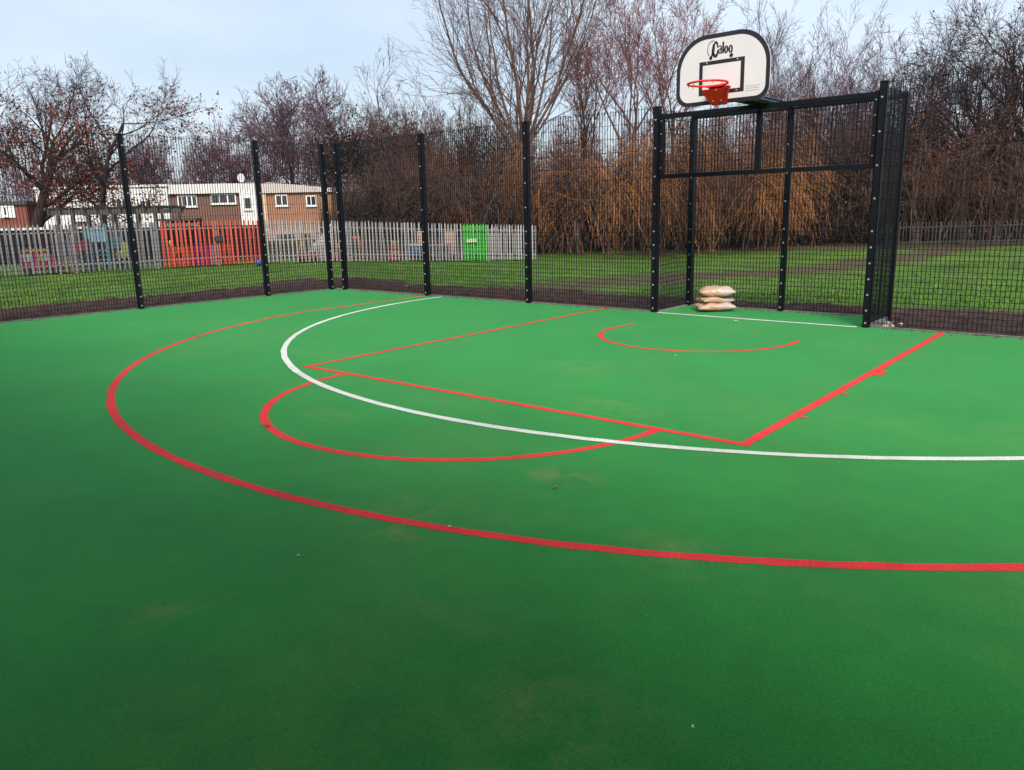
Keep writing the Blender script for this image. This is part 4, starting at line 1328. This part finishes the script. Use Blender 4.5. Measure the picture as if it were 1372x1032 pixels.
def prisms(segs, n, rmin=0.0):
    S = np.array(segs, np.float64)
    p0, p1 = S[:, :3], S[:, 3:6]
    d = p1-p0; L = np.linalg.norm(d, axis=1, keepdims=True); d = d/np.maximum(L, 1e-9)
    ref = np.where(np.abs(d[:, 2:3]) < .9, np.array([[0, 0, 1.]]), np.array([[1., 0, 0]]))
    a = np.cross(d, ref); a /= np.maximum(np.linalg.norm(a, axis=1, keepdims=True), 1e-9); b = np.cross(d, a)
    rings = []
    for p, r in ((p0, S[:, 6:7]), (p1, S[:, 7:8])):
        r = np.maximum(r, rmin)
        for i in range(n):
            t = 2*math.pi*i/n
            rings.append(p+a*(r*math.cos(t))+b*(r*math.sin(t)))
    V = np.stack(rings, 1).reshape(-1, 3)
    base = (np.arange(len(S))*2*n)[:, None]
    F = np.concatenate([base+np.array([[i, (i+1) % n, n+(i+1) % n, n+i]]) for i in range(n)], 0)
    return V, F
def tree_thing(name, tr, loc, label, cat, m_trunk, m_twig, trunk_lv=2, rz=0.0, group=None, leaves=None, rmin=.006, sub=None):
    root = thing(name, loc, rz, label, cat, group)
    ts = sum(tr.seg[:trunk_lv], [])
    cs = sum(tr.seg[trunk_lv:], [])
    if len(tr.starts) > 1:
        for a_, b_ in zip(tr.starts, tr.starts[1:]+[len(ts)]):
            V, F = prisms(ts[a_:b_], 5, rmin); np_obj('stem', V, F, m_trunk, root, smooth=True)
    else:
        V, F = prisms(ts, 6, rmin); np_obj('trunk', V, F, m_trunk, root, smooth=True)
    if cs:
        V, F = prisms(cs, 3, rmin); cr = np_obj('crown', V, F, m_twig, root)
    if leaves:
        m_leaf, cnt, size, zmax, spread = leaves
        rgn = np.random.default_rng(tr.r.randint(0, 9999))
        T_ = np.array(tr.tips)[:, :3]
        if zmax: 
            wgt = np.clip((zmax-T_[:, 2])/zmax, .03, 1)**1.5
        else: wgt = np.ones(len(T_))
        idx = rgn.choice(len(T_), cnt, p=wgt/wgt.sum())
        # leaves hang together in small clusters
        c = T_[idx]+rgn.normal(0, spread, (cnt, 3))
        V, F = leaf_quads(c, size, rgn)
        np_obj('foliage', V, F, m_leaf, root)
    return root
def leaf_quads(c, size, rgn):
    n = len(c)
    u = rgn.normal(0, 1, (n, 3)); u /= np.linalg.norm(u, axis=1, keepdims=True)
    w = rgn.normal(0, 1, (n, 3)); w = np.cross(u, w); w /= np.maximum(np.linalg.norm(w, axis=1, keepdims=True), 1e-9)
    s = size*rgn.uniform(.6, 1.4, (n, 1))
    V = np.stack([c-u*s, c+w*s*.55, c+u*s, c-w*s*.55], 1).reshape(-1, 3)
    F = (np.arange(n)*4)[:, None]+np.array([[0, 1, 2, 3]])
    return V, F
def top_z(px, py, D, base): return hz_(px, py, D)-base.z

# --- level recipes: lengths scale with the tree
def spec_spread(H):      # oak-like, crooked and wide
    return [dict(step=.6, wander=.09, up=.03, kids=11, ang=52, angv=14, ratio=.85, fall=.45, t0=.25, rr=.55, end=.30),
            dict(step=.45, wander=.15, up=.055, kids=9, ang=44, angv=15, ratio=.50, fall=.3, t0=.2, rr=.5, end=.30),
            dict(step=.32, wander=.17, up=.045, kids=7, ang=42, angv=16, ratio=.50, fall=.3, t0=.12, rr=.5, end=.4),
            dict(step=.25, wander=.18, up=.04, kids=6, ang=38, angv=18, ratio=.6, fall=.3, t0=.1, rr=.6, end=.5, rmin=.007),
            dict(step=.25, wander=.15, up=.04, rmin=.005, end=.5)]
def spec_round(H):       # far round heads, dense with fine twigs
    return [dict(step=.8, wander=.06, up=.03, kids=12, ang=48, angv=14, ratio=.85, fall=.45, t0=.22, rr=.5, end=.25),
            dict(step=.6, wander=.12, up=.07, kids=10, ang=42, angv=14, ratio=.48, fall=.3, t0=.15, rr=.5, end=.3),
            dict(step=.5, wander=.14, up=.06, kids=9, ang=38, angv=14, ratio=.50, fall=.3, t0=.1, rr=.5, end=.4),
            dict(step=.6, wander=.14, up=.05, kids=5, ang=34, angv=14, ratio=.6, fall=.2, t0=.1, rr=.6, end=.5),
            dict(step=.7, wander=.10, up=.04, end=.5)]
def spec_fan():          # ascending limbs
    return [dict(step=.7, wander=.03, up=.02, kids=9, ang=33, angv=9, ratio=.95, fall=.25, t0=.42, rr=.62, end=.30),
            dict(step=.55, wander=.07, up=.055, kids=12, ang=27, angv=9, ratio=.45, fall=.45, t0=.12, rr=.5, end=.25),
            dict(step=.4, wander=.09, up=.06, kids=9, ang=30, angv=10, ratio=.45, fall=.3, t0=.15, rr=.55, end=.4, rmin=.010),
            dict(step=.35, wander=.11, up=.05, kids=5, ang=30, angv=12, ratio=.55, t0=.15, rr=.6, end=.5, rmin=.007),
            dict(step=.4, wander=.1, up=.03, end=.6, rmin=.005)]
def spec_upright():      # slim sprays of upright stems
    return [dict(step=.5, wander=.05, up=.03, kids=12, ang=26, angv=8, ratio=.42, fall=.4, t0=.15, rr=.5, end=.25),
            dict(step=.4, wander=.08, up=.06, kids=6, ang=28, angv=9, ratio=.45, fall=.3, t0=.15, rr=.55, end=.4, rmin=.009),
            dict(step=.35, wander=.1, up=.05, kids=6, ang=30, angv=12, ratio=.55, t0=.15, rr=.6, end=.5, rmin=.007),
            dict(step=.35, wander=.1, up=.03, end=.6, rmin=.005)]
def single(seed, H, r, spec, lean=(0, 0), trunk_frac=.62):
    t = Tree(seed)
    t.grow((0, 0, -.1), (lean[0], lean[1], 1), H*trunk_frac, r, 0, spec)
    return t
def multi(seed, n, H, r, spec, spread, splay):
    t = Tree(seed); rg = t.r
    for k in range(n):
        a = rg.uniform(0, 6.283); q = spread*math.sqrt(rg.random())
        t.stem()
        t.grow((q*math.cos(a), q*math.sin(a)*.7, -.1), (splay*math.cos(a)*rg.random(), splay*math.sin(a)*rg.random(), 1), H*rg.uniform(.6, 1.0), r*rg.uniform(.6, 1.2), 0, spec)
    return t

ntw = 0
# left oaks
L1 = on_ground(34, 40)
tr = single(11, top_z(30, 85, 40, L1), .40, spec_round(10), (.10, .085), .64)
tree_thing('oak_tree', tr, L1, 'large dark oak with a thick trunk and brown leaves at the left edge', 'tree', M_BARK_O, M_TWIG_O, 2, 0.0, leaves=(M_OLEAF, 4200, .075, 8.0, .25), rmin=0.0065)
L2 = on_ground(131, 37)
tr = single(21, top_z(130, 62, 37, L2), .19, spec_spread(10), (.03, .03), .70)
tree_thing('oak_tree', tr, L2, 'slender oak with scattered russet leaves standing before the white house', 'tree', M_BARK_O, M_TWIG_O, 2, 1.2, leaves=(M_OLEAF, 1700, .075, 8.5, .18), rmin=0.0058)
L3 = on_ground(-70, 42)
tr = single(31, 9.5, .36, spec_spread(10), (.0, .0), .70)
tree_thing('oak_tree', tr, L3, 'oak at the outer left edge, only its branch ends in view', 'tree', M_BARK_O, M_TWIG_O, 2, 2.2, leaves=(M_OLEAF, 2500, .075, 9.0, .2), rmin=0.0065)

# far round-headed trees
def far_tree(px, D, top, seed, label, m=M_TWIG_P, spec=None, r=.3, rz=0, rmin=.017, leaves=None, frac=.66, name='bare_tree'):
    b = on_ground(px, D)
    tr = single(seed, top_z(px, top, D, b), r, spec or spec_round(12), (0, 0), frac)
    return tree_thing(name, tr, b, label, 'tree', M_TWIG_D if m is M_TWIG_D else M_BARK_O, m, 2, rz, leaves=leaves, rmin=rmin)
far_tree(400, 88, 118, 41, 'round-headed bare tree behind the houses, above the second court post', r=.32)
far_tree(452, 84, 135, 42, 'bare purple-brown tree behind the court corner posts', r=.30)
far_tree(350, 96, 160, 43, 'lower bare tree behind the roof with the satellite dish', r=.25)
far_tree(285, 100, 172, 44, 'low bare tree behind the brick house roof', r=.22)
far_tree(222, 102, 190, 45, 'small far bare tree right of the slender oak', r=.2)
far_tree(505, 62, 140, 46, 'dark ivy-clad tree right of the corner posts', M_TWIG_D, r=.3, leaves=(M_DLEAF, 14000, .12, 9.0, .55), rmin=0.0086)
# thin poplar-like stem
b = on_ground(533, 56)
tr = single(51, top_z(533, 80, 56, b), .12, spec_upright(), (-.04, -.04), .86)
tree_thing('slim_tree', tr, b, 'thin single-stemmed bare tree rising above the brush', 'tree', M_BARK_C, M_TWIG_P, 1, 0, rmin=0.0086)
# upright brush between the thin stem and the big tree
for px, D_, top, sd, lab in ((560, 52, 160, 61, 'upright bare brush right of the thin stem'), (605, 50, 150, 62, 'tall upright bare brush left of the big fan-shaped tree'), (655, 53, 155, 63, 'upright bare brush behind the big fan-shaped tree')):
    b = on_ground(px, D_)
    tr = multi(sd, 16, top_z(px, top, D_, b), .05, spec_upright(), 2.0, .32)
    tree_thing('brush', tr, b, lab, 'brush', M_BARK_C, M_TWIG_C if sd != 62 else M_TWIG_B, 1, 0, 'upright bare brush', rmin=0.0072)
# the big fan-shaped tree
b = on_ground(703, 44)
tr = Tree(72)
sf = spec_fan()
zf = top_z(703, 190, 44, b)
tr.seg[0] += [(0, 0, -.2, .0, 0, zf*.5, .34, .28), (0, 0, zf*.5, 0, 0, zf, .28, .27)]
rg = tr.r
for k in range(13):
    a = k*2.4+rg.uniform(-.3, .3)
    tilt = R((6, 40, 20, 46, 30, 14, 44, 34, 24, 48, 38, 28, 42)[k])
    tr.grow((0, 0, zf-rg.uniform(0, 1.4)), (math.sin(tilt)*math.cos(a), math.sin(tilt)*math.sin(a), math.cos(tilt)), rg.uniform(9.0, 12.5), rg.uniform(.07, .12), 1, sf)
tree_thing('fan_tree', tr, b, 'tall bare tree with a fan of ascending limbs rising past the top of the picture', 'tree', M_BARK_C, M_TWIG_C, 2, .3, rmin=0.0065)
# reddish trees right of it
for px, D_, top, sd, lab, n in ((838, 48, -15, 81, 'tall bare tree with reddish twigs left of the backboard', 1), (893, 52, 25, 82, 'reddish bare tree right behind the backboard', 1), (770, 55, 60, 83, 'slighter reddish bare tree between the fan-shaped tree and the hoop', 1)):
    b = on_ground(px, D_)
    tr = single(sd, top_z(px, top, D_, b), .20, spec_fan(), (.02, 0), .62)
    tree_thing('red_twigged_tree', tr, b, lab, 'tree', M_BARK_C, M_TWIG_R, 2, sd, rmin=0.0086)
for px, D_, top, sd, lab in ((1045, 56, 40, 84, 'tall bare brush with thin upright twigs right of the backboard'), (1100, 58, 70, 85, 'bare brush between the backboard and the right goal post'), (1150, 56, 90, 86, 'low bare brush behind the right goal post')):
    b = on_ground(px, D_)
    tr = multi(sd, 15, top_z(px, top, D_, b), .06, spec_upright(), 2.0, .28)
    tree_thing('brush', tr, b, lab, 'brush', M_BARK_C, M_TWIG_P, 1, 0, 'upright bare brush', rmin=0.0079)
# right-hand oaks
b = on_ground(1290, 42)
tr = single(91, top_z(1290, 18, 42, b), .34, spec_round(12), (.0, .0), .66)
tree_thing('oak_tree', tr, b, 'dark spreading oak above the far right fence', 'tree', M_BARK_O, M_TWIG_O, 2, .2, leaves=(M_RLEAF, 1300, .075, 7.0, .2), rmin=0.0079)
b = on_ground(1385, 41)
tr = single(92, top_z(1385, -30, 41, b), .36, spec_round(12), (.0, .0), .66)
tree_thing('oak_tree', tr, b, 'dark oak cut off by the right edge of the picture', 'tree', M_BARK_O, M_TWIG_O, 2, 1.0, leaves=(M_RLEAF, 1500, .075, 7.0, .2), rmin=0.0079)
b = on_ground(1216, 46)
tr = single(93, top_z(1216, 62, 46, b), .2, spec_spread(12), (.0, .0), .70)
tree_thing('oak_tree', tr, b, 'smaller oak with russet tips behind the right goal corner', 'tree', M_BARK_O, M_TWIG_O, 2, 2.0, leaves=(M_RLEAF, 700, .075, 7.0, .2), rmin=0.0079)

# willows with hanging orange strands
def willow(px, D_, top, seed, label, n=6, spread=1.8, m=M_TWIG_W):
    b = on_ground(px, D_)
    t = Tree(seed); rg = t.r
    H = top_z(px, top, D_, b)
    s1 = [dict(step=.4, wander=.10, up=.02, kids=9, ang=42, angv=14, ratio=.27, fall=.2, t0=.40, rr=.5, end=.30),
          dict(step=.25, wander=.18, up=-.06, kids=7, ang=50, angv=18, ratio=1.5, fall=.25, t0=.12, rr=.4, end=.4, rmin=0.0094),
          dict(step=.26, wander=.14, up=-.30, kids=3, ang=26, angv=14, ratio=.95, fall=.3, t0=.1, rr=.6, end=.6, rmin=0.0101),
          dict(step=.3, wander=.15, up=-.28, end=.6, rmin=0.0086)]
    for k in range(n):
        a = rg.uniform(0, 6.283); q = spread*math.sqrt(rg.random())
        t.stem()
        t.grow((q*math.cos(a), q*math.sin(a)*.6, -.1), (.35*math.cos(a), .35*math.sin(a), 1), H*rg.uniform(.7, 1.0), .05, 0, s1)
    return tree_thing('willow_bush', t, b, label, 'willow', M_BARK_C, m, 1, 0, 'willows at the edge of the wood', rmin=0.0065)
willow(795, 39, 160, 101, 'brown-twigged willow left of the goal, drooping to the grass', m=M_TWIG_B)
willow(850, 38, 135, 102, 'bright orange willow right beside the left goal post')
willow(925, 39, 155, 103, 'brown willow seen through the left half of the goal', m=M_TWIG_B)
willow(985, 40, 170, 104, 'orange willow seen through the middle of the goal')
willow(1240, 41, 165, 105, 'russet willow brush behind the far right fence', m=M_TWIG_B)
willow(640, 40, 205, 106, 'brown drooping brush above the green fence section', m=M_TWIG_B)
willow(745, 40, 205, 107, 'brown drooping brush left of the bright orange willow', m=M_TWIG_B)
willow(1330, 42, 190, 108, 'russet brush at the right edge behind the dark fence', m=M_TWIG_B)

# dark bramble thicket under the trees and the far wood, each one uncountable mass
def stick_mass(name, n, px_rng, D_fn, top_fn, m, ln, wd, seed, label, cat, leaf_n=0, leaf_m=None, leaf_s=.1, tilt=.35, power=1.0):
    rgn = np.random.default_rng(seed)
    def pts(k):
        px = rgn.uniform(px_rng[0], px_rng[1], k)
        out = np.zeros((k, 3)); hh = np.zeros(k)
        for i in range(k):
            D_ = D_fn(px[i])+rgn.random()*D_fn.spread
            g = on_ground(px[i], D_)
            H = max(.3, hz_(px[i], top_fn(px[i]), D_)-g.z)
            H *= 0.75+0.25*math.sin(px[i]*.11)*math.sin(px[i]*.043+1)+rgn.uniform(-.12, .12)
            out[i] = (g.x, g.y, g.z+H*rgn.random()**power)
        return out
    c = pts(n)
    d = rgn.normal(0, tilt, (n, 3)); d[:, 2] = np.abs(rgn.normal(1, .3, n)); d /= np.linalg.norm(d, axis=1, keepdims=True)
    w = np.cross(d, rgn.normal(0, 1, (n, 3))); w /= np.maximum(np.linalg.norm(w, axis=1, keepdims=True), 1e-9)
    L = ln*rgn.uniform(.5, 1.4, (n, 1)); wv = wd*rgn.uniform(.6, 1.4, (n, 1))
    V = np.stack([c-w*wv, c+w*wv, c+d*L], 1).reshape(-1, 3)
    F = np.arange(3*n).reshape(n, 3)
    mi = np.zeros(n, int)
    if leaf_n:
        c2 = pts(leaf_n); n2 = leaf_n
        u = rgn.normal(0, 1, (n2, 3)); u /= np.linalg.norm(u, axis=1, keepdims=True)
        v = np.cross(u, rgn.normal(0, 1, (n2, 3))); v /= np.maximum(np.linalg.norm(v, axis=1, keepdims=True), 1e-9)
        s = leaf_s*rgn.uniform(.5, 1.5, (n2, 1))
        V2 = np.stack([c2-u*s, c2+v*s*.8, c2+u*s], 1).reshape(-1, 3)
        V = np.concatenate([V, V2]); F = np.concatenate([F, 3*n+np.arange(3*n2).reshape(n2, 3)])
        mi = np.concatenate([mi, np.ones(n2, int)])
    o = np_obj(name, V, F, [m, leaf_m or m], None, mi)
    return tag(o, label, cat, kind='stuff')
def interp(tab):
    xs_ = [a for a, _ in tab]; ys_ = [b_ for _, b_ in tab]
    return lambda x: float(np.interp(x, xs_, ys_))
class DF:
    def __init__(s, tab, spread): s.f = interp(tab); s.spread = spread
    def __call__(s, x): return s.f(x)
stick_mass('bramble_thicket', 26000, (430, 1480), DF([(430, 46), (620, 42), (760, 41), (1040, 42), (1200, 43), (1480, 43)], 9.0),
           interp([(430, 292), (470, 260), (520, 225), (600, 220), (700, 225), (800, 215), (1000, 200), (1100, 175), (1200, 150), (1300, 150), (1480, 140)]), M_TWIG_D, 1.1, .022, 5,
           'dark tangled bramble thicket along the foot of the wood', 'thicket', 60000, M_DLEAF, .13, .45, 1.0)
stick_mass('twig_haze', 30000, (430, 1480), DF([(430, 50), (620, 44), (760, 42), (1040, 43), (1480, 44)], 8.0),
           interp([(430, 275), (480, 235), (540, 200), (640, 205), (740, 205), (860, 190), (1000, 185), (1130, 170), (1250, 155), (1480, 150)]), M_TWIG_B, 1.3, .013, 6,
           'brown undergrowth of thin upright twigs in the wood', 'undergrowth', 0, None, .1, .22, .8)
stick_mass('far_wood', 52000, (-160, 1560), DF([(-160, 118), (1560, 95)], 14.0),
           interp([(-160, 190), (100, 195), (180, 190), (260, 182), (330, 175), (430, 155), (560, 150), (700, 170), (850, 150), (1000, 130), (1100, 105), (1200, 100), (1372, 70), (1560, 70)]), M_TWIG_P, 2.4, .036, 7,
           'far grey-purple wood closing the view behind houses and trees', 'wood', 9000, M_TWIG_P, .3, .2, .8)

# short grass tufts in front of the trees, seen through the mesh
def tufts(n, seed):
    rgn = np.random.default_rng(seed)
    P_ = []
    while len(P_) < n:
        px, py = rgn.uniform(-40, 1420), rgn.uniform(332, 412)
        g = G(px, py, 5)
        if g.y > (2.4+max(0, (g.x+6)*.085)) + .2*math.sin(g.x*2) or g.x < -12.6-.2*math.sin(g.y*2): P_.append(g)
    P_ = [p for p in P_ if not ((abs(p.x+5.6-.06*p.y) < 1.7 and rgn.random() < .8) or (p.x*-.645+p.y*.764+11.08 > 37.9 and rgn.random() < .8) or (math.sin(p.x*.9+1.7*math.sin(p.y*.6))*math.sin(p.y*.8) > .55 and rgn.random() < .6))]
    n = len(P_)
    c = np.array([tuple(p) for p in P_]); c[:, 2] -= .02
    a = rgn.uniform(0, 6.28, n); w = np.stack([np.cos(a), np.sin(a), np.zeros(n)], 1)*.014
    tip = c+np.stack([rgn.normal(0, .025, n), rgn.normal(0, .025, n), rgn.uniform(.04, .085, n)], 1)
    V = np.stack([c-w, c+w, tip], 1).reshape(-1, 3)
    F = np.arange(3*n).reshape(n, 3)
    m = mat('grass_blade', (.083, .185, .028, 1), rough=.8, var=.45, scale=1.5, spec=.2)
    return tag(np_obj('grass', V, F, m), 'short mown grass beyond the court fence', 'grass', kind='stuff')
tufts(30000, 12)
